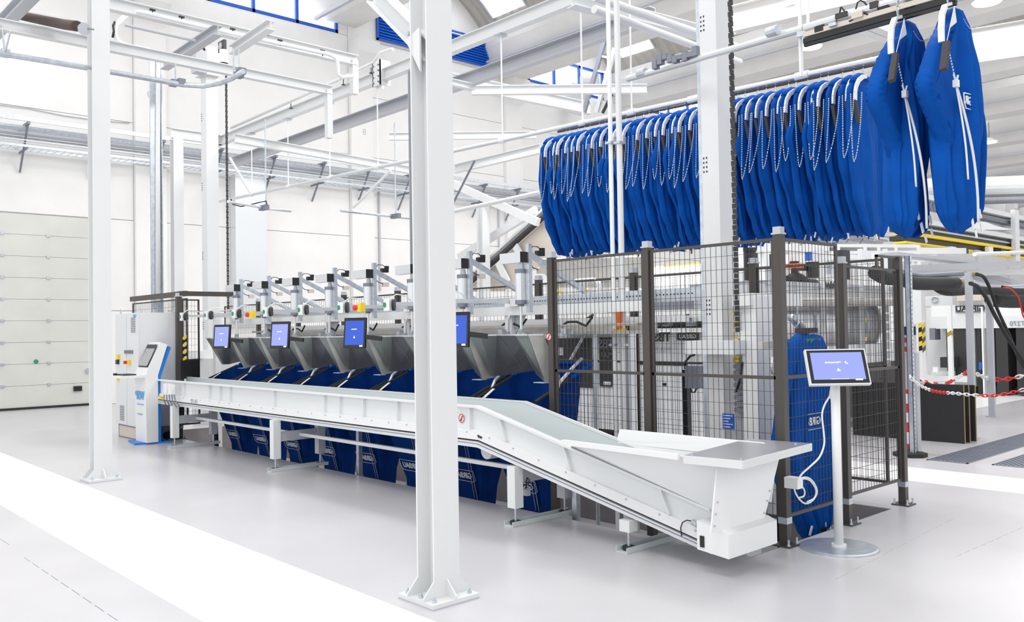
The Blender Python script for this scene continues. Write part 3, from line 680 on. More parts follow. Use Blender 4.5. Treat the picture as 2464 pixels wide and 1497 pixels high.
# cable and connector at the low end
p = W(1668, 1256, y=4.66); q = B(); q.tube(p, p+Vector((.05, -.02, -.01)), .02, 8); q.build('connector', 'galv', TR)
q = B(); q.path([W(px, py, y=4.65) for px, py in ((1664, 1254), (1652, 1252), (1642, 1258), (1638, 1270), (1640, 1290))], .004, 6); q.build('sensor_cable', 'black', TR)
# legs
def leg(x, yN, yF, zt, k):
    L = thing('conveyor_leg_frame', k, 'support', (x, yN, 0))
    for i, yy in enumerate((yN, yF)):
        q = B(); q.box(x-.045, yy-.035, .14, x+.045, yy+.055, zt); q.build('leg', 'trough' if i == 0 else 'lgrey', L)
        q = B(); q.tube((x-.0, yy+.01, .02), (x, yy+.01, .15), .010, 8); q.build('threaded_rod', 'galv', L)
        q = B(); q.tube((x, yy+.01, .012), (x, yy+.01, .035), .045, 16); q.build('foot_pad', 'rubber', L)
    q = B(); q.box(x-.05, yN-.07, .001, x+.05, yF+.09, .008).box(x+.044, yN-.07, .008, x+.05, yF+.09, .04).box(x-.05, yN-.07, .008, x-.044, yF+.09, .04); q.build('foot_channel', 'trough_in', L)
    if zt > .3:
        q = B(); q.box(x-.01, yN+.055, .33, x+.02, yF-.035, .44 if zt > .45 else zt); q.build('cross_plate', 'lgrey', L)
    return L
leg(-12.0, 4.63, 5.18, .58, 'conveyor leg frame farthest away, next to the blue-footed terminal')
leg(-9.06, 4.63, 5.20, .58, 'conveyor leg frame in the middle, left of the foreground column')
L3 = leg(-5.09, 4.66, 5.22, .47, 'conveyor leg frame right of the foreground column, with a cable loop and sensor')
leg(-3.93, 4.66, 5.24, .22, 'shortest conveyor leg frame under the lower end of the slope')
leg(-6.9, 5.18, 5.26, .58, 'far support leg seen just right of the foreground column')
q = B(); q.path([W(px, py, y=4.75) for px, py in ((1245, 1122), (1250, 1145), (1254, 1160), (1262, 1168), (1271, 1166), (1274, 1155), (1269, 1150), (1266, 1160), (1267, 1175))], .006, 6); q.build('cable', 'black', L3)
q = B(); p = W(1267, 1185, y=4.8); q.cbox(p, .05, .04, .05); q.build('sensor', 'lgrey', L3)
# side rails beneath the trough
for nm, z, y, h, lab in (('perforated_rail', .50, 5.3, .06, 'long perforated steel rail running beneath the trough in front of the open bags'), ('tie_rail', .39, 4.95, .035, 'long plain white rail tying the trough legs together')):
    m = B(); m.box(-12.0, y-.02, z-h/2, -5.1, y+.02, z+h/2); o = tag(m.build(nm, 'galv' if h > .05 else 'trough', None, (-9, y, z)), lab, 'rail')
    if h > .05:
        m = B()
        for k in range(230): m.box(-11.9+k*.029, y-.0215, z-.008, -11.89+k*.029, y-.0195, z+.002)
        stuff(m.build('holes', 'mblack', o))
m = B(); m.box(-12.6, 5.0, .53, -5.3, 5.05, .60); m.build('cable_duct', 'drain', TR)
# warning sign on the trough + lettering
def no_entry(p, xd, zd, r, parent, n):
    xd = Vector(xd); zd = Vector(zd); p = Vector(p)
    s = B(); s.add([p+xd*r*math.cos(a)+zd*r*math.sin(a) for a in [2*PI*i/24 for i in range(24)]]+[p+n*.002+xd*r*math.cos(a)+zd*r*math.sin(a) for a in [2*PI*i/24 for i in range(24)]], [tuple(range(24)), tuple(range(24, 48))]+[(i, (i+1)%24, 24+(i+1)%24, 24+i) for i in range(24)])
    sg = s.build('warning_sign', 'label_white', parent)
    s = B(); vs = []
    for rr in (r*.99, r*.8): vs += [p+n*.004+xd*rr*math.cos(a)+zd*rr*math.sin(a) for a in [2*PI*i/24 for i in range(24)]]
    s.add(vs, [(i, (i+1)%24, 24+(i+1)%24, 24+i) for i in range(24)])
    s.bar(p+n*.005+(xd*.6+zd*.6)*r, p+n*.005-(xd*.6+zd*.6)*r, .002, r*.16, tuple((xd-zd).normalized())); s.build('red_ring', 'red', sg) if False else s.build('red_ring', 'red', parent)
    s = B(); q_ = p+n*.004
    for (x0, z0, x1, z1, ww) in ((0, .15, -.05, -.2, .2), (-.05, -.2, -.25, -.6, .13), (-.05, -.2, .2, -.55, .13), (0, .12, .28, -.1, .1), (0, .12, -.28, -.05, .1), (.02, .3, .04, .5, .22)):
        s.bar(q_+xd*x0*r+zd*z0*r, q_+xd*x1*r+zd*z1*r, .002, ww*r, tuple((xd*(z1-z0)-zd*(x1-x0)).normalized()))
    s.build('walking_figure', 'black', parent)
p = W(1111, 1007, y=4.69); no_entry((p.x, 4.69, p.z), (1,0,0), (0,0,1), .038, TR, Vector((0,-1,0)))
p = W(1154, 1052, y=4.672); text('WSP', .030, (p.x, 4.672, p.z), (1,0,-.22), (.22,0,1), 'black', TR, bold=.0006)
p = W(467, 966, y=4.672); text('136.192', .075, (p.x, 4.672, p.z), (1,0,0), (0,0,1), 'lgrey', TR, bold=.0008)
# white junction boxes at the far end of the trough
for px, py in ((402, 935), (413, 937)):
    p = W(px, py, y=4.58); q = B(); q.cbox(p, .10, .06, .13); q.build('junction_box', 'white', TR)
q = B()
for k in range(5): a = W(395+6*k, 950, y=4.6); q.path([a, a+Vector((.01*k, 0, -.08)), a+Vector((.03*k-.02, .04, -.17))], .008, 5)
q.build('cable_bundle', 'drain', TR)
p = W(387, 957, y=4.6); q = B(); q.cbox(p, .09, .04, .04); q.build('yellow_label', 'yellow', TR)
# ================================================================== CABINET + TERMINALS
cx0, cx1, cy0, cy1 = -14.13, -13.12, 4.55, 5.17
CB = thing('control_cabinet', 'tall pale grey two-door electrical control cabinet by the far end of the trough', 'cabinet', (cx0+.5, 4.8, 0))
m = B(); m.box(cx0+.03, cy0+.03, 0, cx1-.03, cy1, .2); m.build('plinth', 'drain', CB)
m = B(); m.box(cx0+.08, cy0+.025, .02, cx1-.08, cy0+.03, .18); m.build('plinth_panel', 'beige', CB)
m = B(); m.box(cx0, cy0+.02, .2, cx1, cy1, 1.9); m.build('body', 'lgrey' if 0 else 'steel_white', CB)
for i, (a, b) in enumerate(((cx0, cx0+.50), (cx0+.505, cx1))):
    m = B(); m.box(a+.006, cy0, .21, b-.006, cy0+.02, 1.89); d = m.build('door', 'steel_white', CB)
    zc = 1.72 if i else .38
    for k in range(9):
        m = B(); m.box(a+.20, cy0-.006, zc-.11+k*.026, a+.38, cy0, zc-.098+k*.026); m.build('vent_slat', 'drain', d)
for px, py, mm, sz in ((285, 859, 'yellow', (.09, .05)), (283, 871, 'black', (.09, .05)), (285, 910, 'yellow', (.05, .05)), (311, 872, 'yellow', (.09, .05))):
    p = W(px, py, y=cy0-.01); m = B(); m.cbox((p.x, cy0-.015, p.z), sz[0], .03, sz[1]*1.4); m.build('switch', mm, CB)
p = W(306, 872, y=cy0-.02); m = B(); m.tube((p.x, cy0-.07, p.z), (p.x, cy0, p.z), .025, 10); m.build('emergency_button', 'red', CB)
for k in range(5): p = W(303+4*k, 847, y=cy0); m = B(); m.cbox((p.x, cy0-.01, p.z), .05, .02, .05); m.build('push_button', 'drain', CB)
for x in (cx0+.08, cx1-.06): 
    for y in (cy0+.06, cy1-.06):
        m = B(); m.path([(x+.03*math.cos(a), y, 1.94+.035*math.sin(a)) for a in [2*PI*i/10 for i in range(11)]], .008, 5); m.build('lifting_eye', 'galv', CB)
text('WSP', .07, (cx0+.86, cy0-.002, 1.85), (1,0,0), (0,0,1), 'logo_blue', CB)
KX, KY = -12.86, 4.62
K1 = thing('terminal_kiosk', 'white operator terminal with blue foot plate, sloping screen and keyboard shelf', 'kiosk', (KX, KY, 0))
m = B(); m.prism([(-13.25, 4.44, 0), (-12.75, 4.36, 0), (-12.62, 4.84, 0), (-13.1, 4.84, 0)], (0, 0, .025)); m.build('foot_plate', 'blue_kiosk', K1)
x0, x1 = -13.10, -12.66
def prof(x0, x1, pts, mm, nm):
    m = B(); m.prism([(x0, y, z) for y, z in pts], (x1-x0, 0, 0)); return m.build(nm, mm, K1)
P_ = [(4.50, .025), (4.66, .025), (4.66, .98), (4.80, 1.42), (4.70, 1.46), (4.52, 1.08), (4.48, .98)]
prof(x0, x1, P_, 'white', 'body')
Q_ = [(4.661, .025), (4.70, .025), (4.70, .96), (4.85, 1.38), (4.81, 1.40), (4.661, .98)]
prof(x0, x1, Q_, 'blue_kiosk', 'blue_back')
m = B(); a = Vector((x0+.05, 4.525, 1.12)); b = Vector((x1-.05, 4.525, 1.12)); c = Vector((x1-.05, 4.662, 1.405)); d = Vector((x0+.05, 4.662, 1.405)); m.slab([a, b, c, d], .006); sc_ = m.build('screen', 'screen_grey', K1)
m = B(); e = .02; m.slab([a+Vector((-e,.004,-e)), b+Vector((e,.004,-e)), c+Vector((e,.004,e)), d+Vector((-e,.004,e))], .004); m.build('bezel', 'black', K1)
m = B(); m.prism([(x0-.02, 4.55, .96), (x1+.0, 4.55, .96), (x1+.0, 4.14, .96), (x0+.05, 4.14, .96), (x0-.02, 4.2, .96)], (0, 0, .035)); m.build('shelf', 'white', K1)
K1l = K1
m = B(); m.box(x0+.03, 4.2, .996, x1-.06, 4.38, 1.012); kb = tag(m.build('keyboard', 'black', None, (x0+.2, 4.3, .996)), 'black keyboard lying on the terminal shelf', 'keyboard')
m = B(); m.prism([(x0+.1, 4.15, .996), (x0+.16, 4.15, .996), (x0+.16, 4.19, .996), (x0+.1, 4.19, .996)], (0, 0, .03)); tag(m.build('mouse', 'black', None, (x0+.13, 4.17, .996)), 'small black computer mouse at the front of the terminal shelf', 'mouse')
text('WSP', .17, (-12.88, 4.476, .69), (1,0,0), (0,0,1), 'logo_blue', K1, bold=.004)
m = B()
for z, a, b in ((.56, -13.0, -12.75), (.42, -12.98, -12.80)): m.box(a, 4.478, z, b, 4.487, z+.012)
m.build('small_print', 'logo_blue', K1)
# right stand
K2 = thing('monitor_stand', 'white pole stand with a lit lilac touch screen on a round steel base, right foreground', 'stand', (-2.935, 5.72, 0))
c = Vector((-2.935, 5.735, 0))
m = B(); m.tube(c, c+Vector((0,0,.010)), .262, 48).tube(c+Vector((0,0,.010)), c+Vector((0,0,.014)), .258, 48, .24); m.build('base_disc', 'galv', K2)
m = B(); m.tube(c+Vector((0,0,.014)), c+Vector((0,0,.03)), .05, 20); m.build('pole_flange', 'steel_white', K2)
m = B(); m.tube(c+Vector((0,0,.014)), c+Vector((0,0,1.2)), .031, 24); m.sm = True; m.build('pole', 'alu' if 0 else 'white', K2)
yw, tl, w_, h_ = .752, .42, .405, .25; cc = Vector((-2.894, 5.70, 1.262))
n_ = Vector((math.cos(yw)*math.cos(tl), -math.sin(yw)*math.cos(tl), math.sin(tl))); xd = Vector((math.sin(yw), math.cos(yw), 0)); yd = n_.cross(xd)
def plate(c, w_, h_, d, th, nm, mm, parent, bevel=0):
    q = [c+n_*d+xd*a*w_/2+yd*b*h_/2 for a, b in ((-1,-1),(1,-1),(1,1),(-1,1))]; m = B(); m.prism(q, n_*th); return m.build(nm, mm, parent)
case = plate(cc, w_+.012, h_+.012, -.035, .035, 'monitor_case', 'white', K2)
plate(cc, w_-.006, h_-.006, 0, .003, 'bezel', 'black', K2)
plate(cc+yd*.004, w_-.05, h_-.05, .003, .001, 'screen', 'screen_lilac', K2)
text('Wäschetechnik', .018, cc+n_*.005+yd*.03-xd*.03, xd, yd, 'screen_text', K2, th=.0005)
m = B(); q = cc+n_*.0045+yd*.03+xd*.052; 
m.bar(q, q+xd*.02-yd*.012, .001, .006, tuple(n_.cross(xd))).bar(q+xd*.004+yd*.008, q+xd*.012-yd*.010, .001, .004, tuple(n_.cross(yd))); m.build('logo', 'screen_text', K2)
m = B(); q = cc+n_*.0045-yd*.025; m.prism([q-xd*.014-yd*.009, q+xd*.014-yd*.009, q+yd*.012], n_*.001); m.build('warning_triangle', 'screen_text', K2)
m = B(); q = cc+n_*.0045-yd*.092; m.bar(q-xd*.06, q+xd*.06, .001, .002, tuple(yd)); q = cc+n_*.0045-yd*.098+xd*.13; m.bar(q-xd*.025, q+xd*.025, .001, .010, tuple(yd)); m.build('screen_bar', 'screen_text', K2)
# power box, cable
pb = W(1905, 1160, y=5.50)
PB = thing('socket_box', 'white socket box with a coiled white cable clipped to the corner fence post', 'socket', tuple(pb))
m = B(); m.cbox((pb.x+.02, 5.49, pb.z), .10, .075, .075); m.build('box', 'label_white', PB)
pts = [(2003, 925), (1998, 950), (1984, 975), (1978, 1000), (1982, 1040), (1983, 1070), (1972, 1100), (1950, 1122), (1930, 1140), (1918, 1158)]
def wline(pts, **k): return [W(a, b, **k) for a, b in pts]
def smooth(pts, n=4):
    o = []
    for i in range(len(pts)-1):
        p0 = pts[max(0, i-1)]; p1 = pts[i]; p2 = pts[i+1]; p3 = pts[min(len(pts)-1, i+2)]
        for j in range(n):
            t = j/n; o.append(.5*((2*p1)+(p2-p0)*t+(2*p0-5*p1+4*p2-p3)*t*t+(3*p1-p0-3*p2+p3)*t**3))
    return o+[pts[-1]]
m = B(); m.path(smooth(wline(pts, x=-3.0)), .0065, 8); m.build('cable', 'label_white', PB)
m = B(); m.path(smooth(wline([(2003, 925), (2006, 950), (2000, 960), (1997, 950), (2000, 930)], x=-2.99)), .0055, 6); m.build('cable', 'label_white', PB)
pts = [(1912, 1165), (1925, 1152), (1945, 1150), (1960, 1165), (1966, 1185), (1955, 1205), (1938, 1212), (1922, 1200), (1912, 1180), (1914, 1165), (1928, 1153), (1948, 1156), (1963, 1178), (1960, 1198), (1942, 1208)]
m = B(); m.path(smooth(wline(pts, x=-3.12)), .006, 7); m.path(smooth(wline([(1915, 1168), (1928, 1170), (1936, 1182), (1934, 1194), (1922, 1198)], x=-3.12)), .006, 7); m.build('cable_coil', 'label_white', PB)
# ================================================================== FENCES
FH = 2.18
def post(x, y, zt, label, z0=0, s=.062, foot=True, cap=True, group=None):
    T = thing('fence_post', label, 'fence post', (x, y, z0), group)
    m = B(); m.box(x-s/2, y-s/2, z0+.01, x+s/2, y+s/2, zt); m.build('shaft', 'fence', T)
    if cap:
        m = B(); m.box(x-s*.62, y-s*.62, zt, x+s*.62, y+s*.62, zt+.012).box(x-s*.48, y-s*.48, zt+.012, x+s*.48, y+s*.48, zt+.055); m.build('cap', 'galv' if s < .05 else 'lgrey', T)
    if foot:
        m = B(); m.box(x-.075, y-.075, z0, x+.075, y+.075, z0+.01); m.build('base_plate', 'fence', T)
        for a, b in ((-1,-1),(1,-1),(-1,1),(1,1)):
            m = B(); m.tube((x+a*.055, y+b*.055, z0+.01), (x+a*.055, y+b*.055, z0+.055), .007, 6).tube((x+a*.055, y+b*.055, z0+.01), (x+a*.055, y+b*.055, z0+.022), .013, 6); m.build('bolt', 'galv', T)
    if z0 == 0:
        m = B(); m.box(x-s*.56, y-s*.56, .155, x+s*.56, y+s*.56, .20); m.build('bracket', 'galv', T)
    return T
def panel(x0, y0, x1, y1, z0, z1, label, mid=True, f=.022, sp=.048, hs=.1, d=.003):
    T = thing('mesh_fence', label, 'fence panel', (x0, y0, z0))
    a = Vector((x0, y0, 0)); b = Vector((x1, y1, 0)); dr = (b-a).normalized(); L = (b-a).length
    Z = Vector((0,0,1)); n = dr.cross(Z)
    for z in (z0+f/2, z1-f/2):
        m = B(); m.bar(a+Z*z, b+Z*z, .02, f); m.build('rail', 'fence', T)
    for q in (a+dr*f/2, b-dr*f/2):
        m = B(); m.bar(q+Z*(z0+f), q+Z*(z1-f), f, .02, tuple(n)); m.build('stile', 'fence', T)
    if mid: m = B(); m.bar(a+Z*1.18, b+Z*1.18, .02, .024); m.build('middle_rail', 'fence', T)
    m = B(); k = 1
    while k*sp < L: q = a+dr*k*sp+n*.002; m.bar(q+Z*z0, q+Z*z1, d, d, tuple(n)); k += 1
    z = z0+hs
    while z < z1-.03: m.bar(a+Z*z-n*.002, b+Z*z-n*.002, d, d); z += hs
    stuff(m.build('wire_mesh', 'wire', T)); return T
YFN = 5.557
post(-3.24, YFN, 2.2, 'dark fence post at the near corner of the fence, bolted to the floor')
post(-4.425, YFN, 2.2, 'dark fence post in the middle of the front fence, topped by a pale cap', z0=PZ)
post(-5.52, YFN, 2.2, 'dark fence post at the left end of the front fence, beside the last filling chute', z0=PZ)
post(-3.24, 6.48, 2.03, 'dark fence post standing behind the monitor pole', s=.055)
post(-3.24, 7.49, 2.13, 'dark fence post at the far right corner of the fence cage', s=.06, cap=False)
panel(-5.485, YFN, -4.46, YFN, .18, FH, 'left panel of the front mesh fence, behind the slope of the trough')
panel(-4.39, YFN, -3.275, YFN, .18, FH, 'right panel of the front mesh fence, above the feed hopper')
panel(-3.24, 5.59, -3.24, 6.40, .19, FH, 'tall mesh fence panel on the right side next to the corner post')
panel(-3.24, 6.51, -3.24, 7.45, .21, 2.02, 'lower mesh fence panel between the two right side posts', f=.02)
m = B(); m.box(-3.25, 7.08, 2.02, -3.23, 7.10, 2.13).box(-3.25, 7.08, 2.11, -3.23, 7.46, 2.13)
tag(m.build('gate_track', 'fence', None, (-3.24, 7.1, 2.02)), 'small raised dark frame on top of the far right fence panel', 'frame')
p = W(1320, 811, y=5.52); fp = [o for o in bpy.data.objects if o.name.startswith('fence_post') and abs(o.location.x+5.52) < .01][0]
no_entry((p.x, 5.523, p.z), (1,0,0), (0,0,1), .032, fp, Vector((0,-1,0)))
# back fence
xs = [-3.3, -4.6, -6.1, -7.6, -9.1, -10.6, -12.1, -13.6, -15.1, -16.6]
names = ['first', 'second', 'third', 'fourth', 'fifth', 'sixth', 'seventh', 'eighth', 'ninth']
for k in range(9):
    panel(xs[k+1]+.03, 7.42, xs[k]-.03, 7.42, .18, 2.12, '%s mesh panel of the rear fence counted from the right corner' % names[k], mid=(k < 3), sp=.05 if k < 3 else .07)
    if k: post(xs[k], 7.42, 2.16, '%s dark post of the rear fence counted from the right corner' % names[k-1], s=.07, foot=False)
# left fence cage
post(-13.0, 5.1, W(427, 714, x=-13.0).z, 'dark fence post behind the control cabinet with a yellow and black striped edge', s=.075, cap=True)
m = B(); FPL = bpy.data.objects[[o.name for o in bpy.data.objects if o.name.startswith('fence_post') and abs(o.location.x+13.0) < .01][0]]
for k in range(7):
    z = W(433, 810+8.5*k, x=-12.95).z; q = B(); q.slab([(-12.955, 5.14, z-.05), (-12.955, 5.20, z-.02), (-12.955, 5.20, z+.02), (-12.955, 5.14, z-.01)], .004); q.build('hazard_stripe', 'yellow' if k % 2 == 0 else 'black', FPL)
y2 = W(478, 715, x=-13.0).y
panel(-13.0, 5.15, -13.0, W(480, 800, x=-13).y, .2, 2.1, 'mesh fence panel right of the striped post at the left', mid=True)
panel(-15.4, 5.25, -13.05, 5.25, .2, 2.12, 'mesh fence panel behind the control cabinet', mid=True)
m = B(); m.box(-15.4, 5.2, 2.15, -13.04, 5.26, 2.23).box(-13.04, 5.1, 2.15, -12.96, 5.95, 2.22); tag(m.build('sliding_rail', 'fence', None, (-13, 5.6, 2.15)), 'dark sliding gate rail on top of the left fence', 'rail')
a = W(430, 868, x=-12.95); b = W(480, 910, x=-12.95)
m = B(); m.box(-13.02, a.y+.04, b.z, -12.95, b.y, a.z); tag(m.build('gate_box', 'black', None, (-12.98, a.y, b.z)), 'black switch box on the left fence gate', 'box')
m = B(); m.path([(-12.7, 4.95, .5), (-12.75, 5.0, .3), (-12.85, 4.95, .12), (-13.0, 4.9, .06)], .06, 10); tag(m.build('black_hose', 'rubber', None, (-12.8, 4.95, .3)), 'thick black hose curving to the floor behind the terminal', 'hose')
m = B(); m.path([(-12.45, 5.35, .52), (-12.4, 5.4, .2), (-12.35, 5.4, PZ+.05)], .035, 8); tag(m.build('black_hose', 'rubber', None, (-12.4, 5.4, .2)), 'thin black hose dropping into the pit beside the terminal', 'hose')
# ================================================================== BAGS
def ring_bag(front, back, thick, z0, z1, seed, n=30, m=20, pleat=.16, lean=0, open_top=False, groove=0):
    """closed cloth body; front/back/thick are lists (t, value) from top (t=0) to bottom (t=1)"""
    r = random.Random(seed); ph = [r.uniform(0, 6.28) for _ in range(6)]; fr = [r.choice((3, 4, 5, 6)), r.choice((7, 8, 9)), r.choice((2, 3))]
    def ev(l, t):
        for (a, va), (b, vb) in zip(l[:-1], l[1:]):
            if t <= b:
                u = (t-a)/(b-a+1e-9); u = u*u*(3-2*u); return va+(vb-va)*u
        return l[-1][1]
    mb = B(); rings = []
    for j in range(m+1):
        t = j/m; f, k, th = ev(front, t), ev(back, t), ev(thick, t); c = (f+k)/2; a = (k-f)/2; ids = []
        for i in range(n):
            q = 2*PI*i/n; co, si = math.cos(q), math.sin(q)
            tri = lambda u: math.asin(math.sin(u))*.6366
            pl = 1+pleat*min(1, t*3)*(tri(fr[0]*q+ph[0]+1.6*t)*.55+tri(fr[1]*q+ph[1]-1.1*t)*.5+tri((fr[0]+fr[1]+4)*q+ph[2]+.6*t)*.35)
            if groove:
                for g in range(4): pl -= groove*min(1, t*4)*max(0, math.cos(q*(2+g)+ph[g]*1.7+1.1*math.sin(2*t+g)))**12
            y = c+a*abs(co)**.85*(1 if co > 0 else -1)*(1+.015*math.sin(5*q+ph[2]+5*t))
            x = th*(abs(si)**.8)*(1 if si > 0 else -1)*pl+.35*th*math.sin(fr[2]*co*1.3+ph[3]+2.2*t)*min(1, 2*t)+lean*t
            z = z0+(z1-z0)*t+.01*math.sin(3*q+ph[4])*(t > .9)
            mb.v.append(Vector((x, y, z))); ids.append(len(mb.v)-1)
        rings.append(ids)
    for j in range(m):
        for i in range(n): mb.f.append((rings[j][i], rings[j][(i+1) % n], rings[j+1][(i+1) % n], rings[j+1][i]))
    if not open_top: mb.f.append(tuple(rings[0]))
    mb.f.append(tuple(reversed(rings[-1]))); mb.sm = True; return mb
def at0(mb, off):
    mb.v = [v+Vector(off) for v in mb.v]; return mb
def small_tags(T, off, z, seed, n=4, s=1.0):
    r = random.Random(seed)
    for k in range(n):
        x, y = r.uniform(-.04, .07), r.uniform(-.12, .2); c = Vector(off)+Vector((x, y, z+r.uniform(-.02, .06)))
        q = B(); d = Vector((r.uniform(-.3, .3), r.uniform(-.5, .5), -1)).normalized(); q.bar(c, c+d*.055*s, .004, .022*s, (0, 1, 0)); q.build('tag', 'label_white' if k % 4 else 'black', T)
def row_bag(k, loc, label, group, variant):
    """flat bag hanging in the packed row; z=0 is the rail"""
    T = thing('laundry_bag', label, 'laundry bag', loc, group); o = Vector(loc)
    rr = random.Random(variant*7+1)
    front = [(0, -.14), (.04, -.25), (.10, -.30+rr.uniform(-.02, .02)), (.22, -.33), (.36, -.37+rr.uniform(-.05, .04)), (.55, -.33+rr.uniform(-.03, .04)), (.75, -.24+rr.uniform(-.04, .05)), (.9, -.15), (1, -.06)]
    back = [(0, .08), (.05, .22), (.15, .32), (.6, .37), (.9, .36), (1, .28)]
    thick = [(0, .02), (.05, .045), (.2, .054), (.7, .060), (.95, .055), (1, .03)]
    at0(ring_bag(front, back, thick, -.16, -1.60+rr.uniform(-.03, .03), variant, n=64, m=22, pleat=.40, groove=.35, lean=rr.uniform(-.01, .02)), o).build('cloth', 'bag', T)
    # rolled collar at the top
    m = B(); m.path([o+Vector((.005, y, z)) for y, z in ((-.24, -.235), (-.20, -.19), (-.12, -.155), (-.02, -.145), (.08, -.17), (.15, -.22))], .034, 10); m.build('collar', 'bag', T)
    m = B(); pts = [(-.03, -.15), (-.10, -.17), (-.18, -.215), (-.235, -.28), (-.255, -.34), (-.26, -.41)]
    for a, b in zip(pts[:-1], pts[1:]): m.bar(o+Vector((.05, a[0]-.03, a[1])), o+Vector((.05, b[0]-.03, b[1])), .018, .040, (0, 1, 0))
    m.build('hanger_plate', 'hanger', T)
    m = B(); m.tube(o+Vector((0, 0, -.005)), o+Vector((0, -.02, -.16)), .007, 6); m.build('hook', 'galv', T)
    m = B(); m.bar(o+Vector((.05, -.30, -.42)), o+Vector((.07, -.27, -.62)), .03, .04, (0, 1, 0)); m.build('dark_sleeve', 'strap', T)
    # cord loop, dashed white: short links
    a = rr.uniform(-.06, .02); dpt = rr.uniform(.50, .66)
    cp = []
    for i in range(31):
        s = i/30; cp.append(o+Vector((.035+a*math.sin(PI*s)+.085*s*1.2, -.345-.05*math.sin(PI*s), -.36-dpt*math.sin(PI*s)**.65*(1 if s < .5 else .97))))
    m = B()
    for i in range(30):
        d = cp[i+1]-cp[i]; nseg = max(1, int(d.length/.018))
        for q in range(nseg):
            p0 = cp[i]+d*(q/nseg); m.tube(p0, p0+d*(.62/nseg), .0042, 4)
    stuff(m.build('cord', 'cord', T)); 
    small_tags(T, o, -1.60, variant, 3)
    return T
NV = 7
xs0 = W(1303, 330, y=7.5).x; xs1 = W(2085, 165, y=7.5).x
tmpl = {}
nb = 36; xa, xb = xs0, -3.62
def sect(x):
    d = Vector((x, 7.55, 3)) - CAM; px = 1232+FPX*d.dot(RT)/d.dot(FW)
    return 'a' if px < 1480 else ('b' if px < 1715 else 'c')
NTH = 'first second third fourth fifth sixth seventh eighth ninth tenth eleventh twelfth thirteenth fourteenth fifteenth sixteenth seventeenth eighteenth'.split()
cnt = {'a': 0, 'b': 0, 'c': 0}
for k in range(nb):
    u = k/(nb-1); x = xa+(xb-xa)*u + (0 if k == 0 else .02*math.sin(k*2.3))
    if k == 1: x += .02
    loc = (x, 7.8, railz(x)); v = k % NV; s_ = sect(x); cnt[s_] += 1
    lab = 'blue laundry bag at the left end of the packed hanging row, its whole side showing' if k == 0 else {
        'a': '%s blue laundry bag from the left end of the packed hanging row', 'b': '%s blue laundry bag right of the twin slim poles in the hanging row',
        'c': '%s blue laundry bag right of the wide white column in the hanging row'}[s_] % NTH[cnt[s_]-1]
    grp = 'blue laundry bags packed along the long rail'
    if v not in tmpl: tmpl[v] = row_bag(k, loc, lab, grp, v)
    else:
        c = dup(tmpl[v], loc, lab, grp); c.rotation_euler = (0, 0, .04*math.sin(k*1.7))
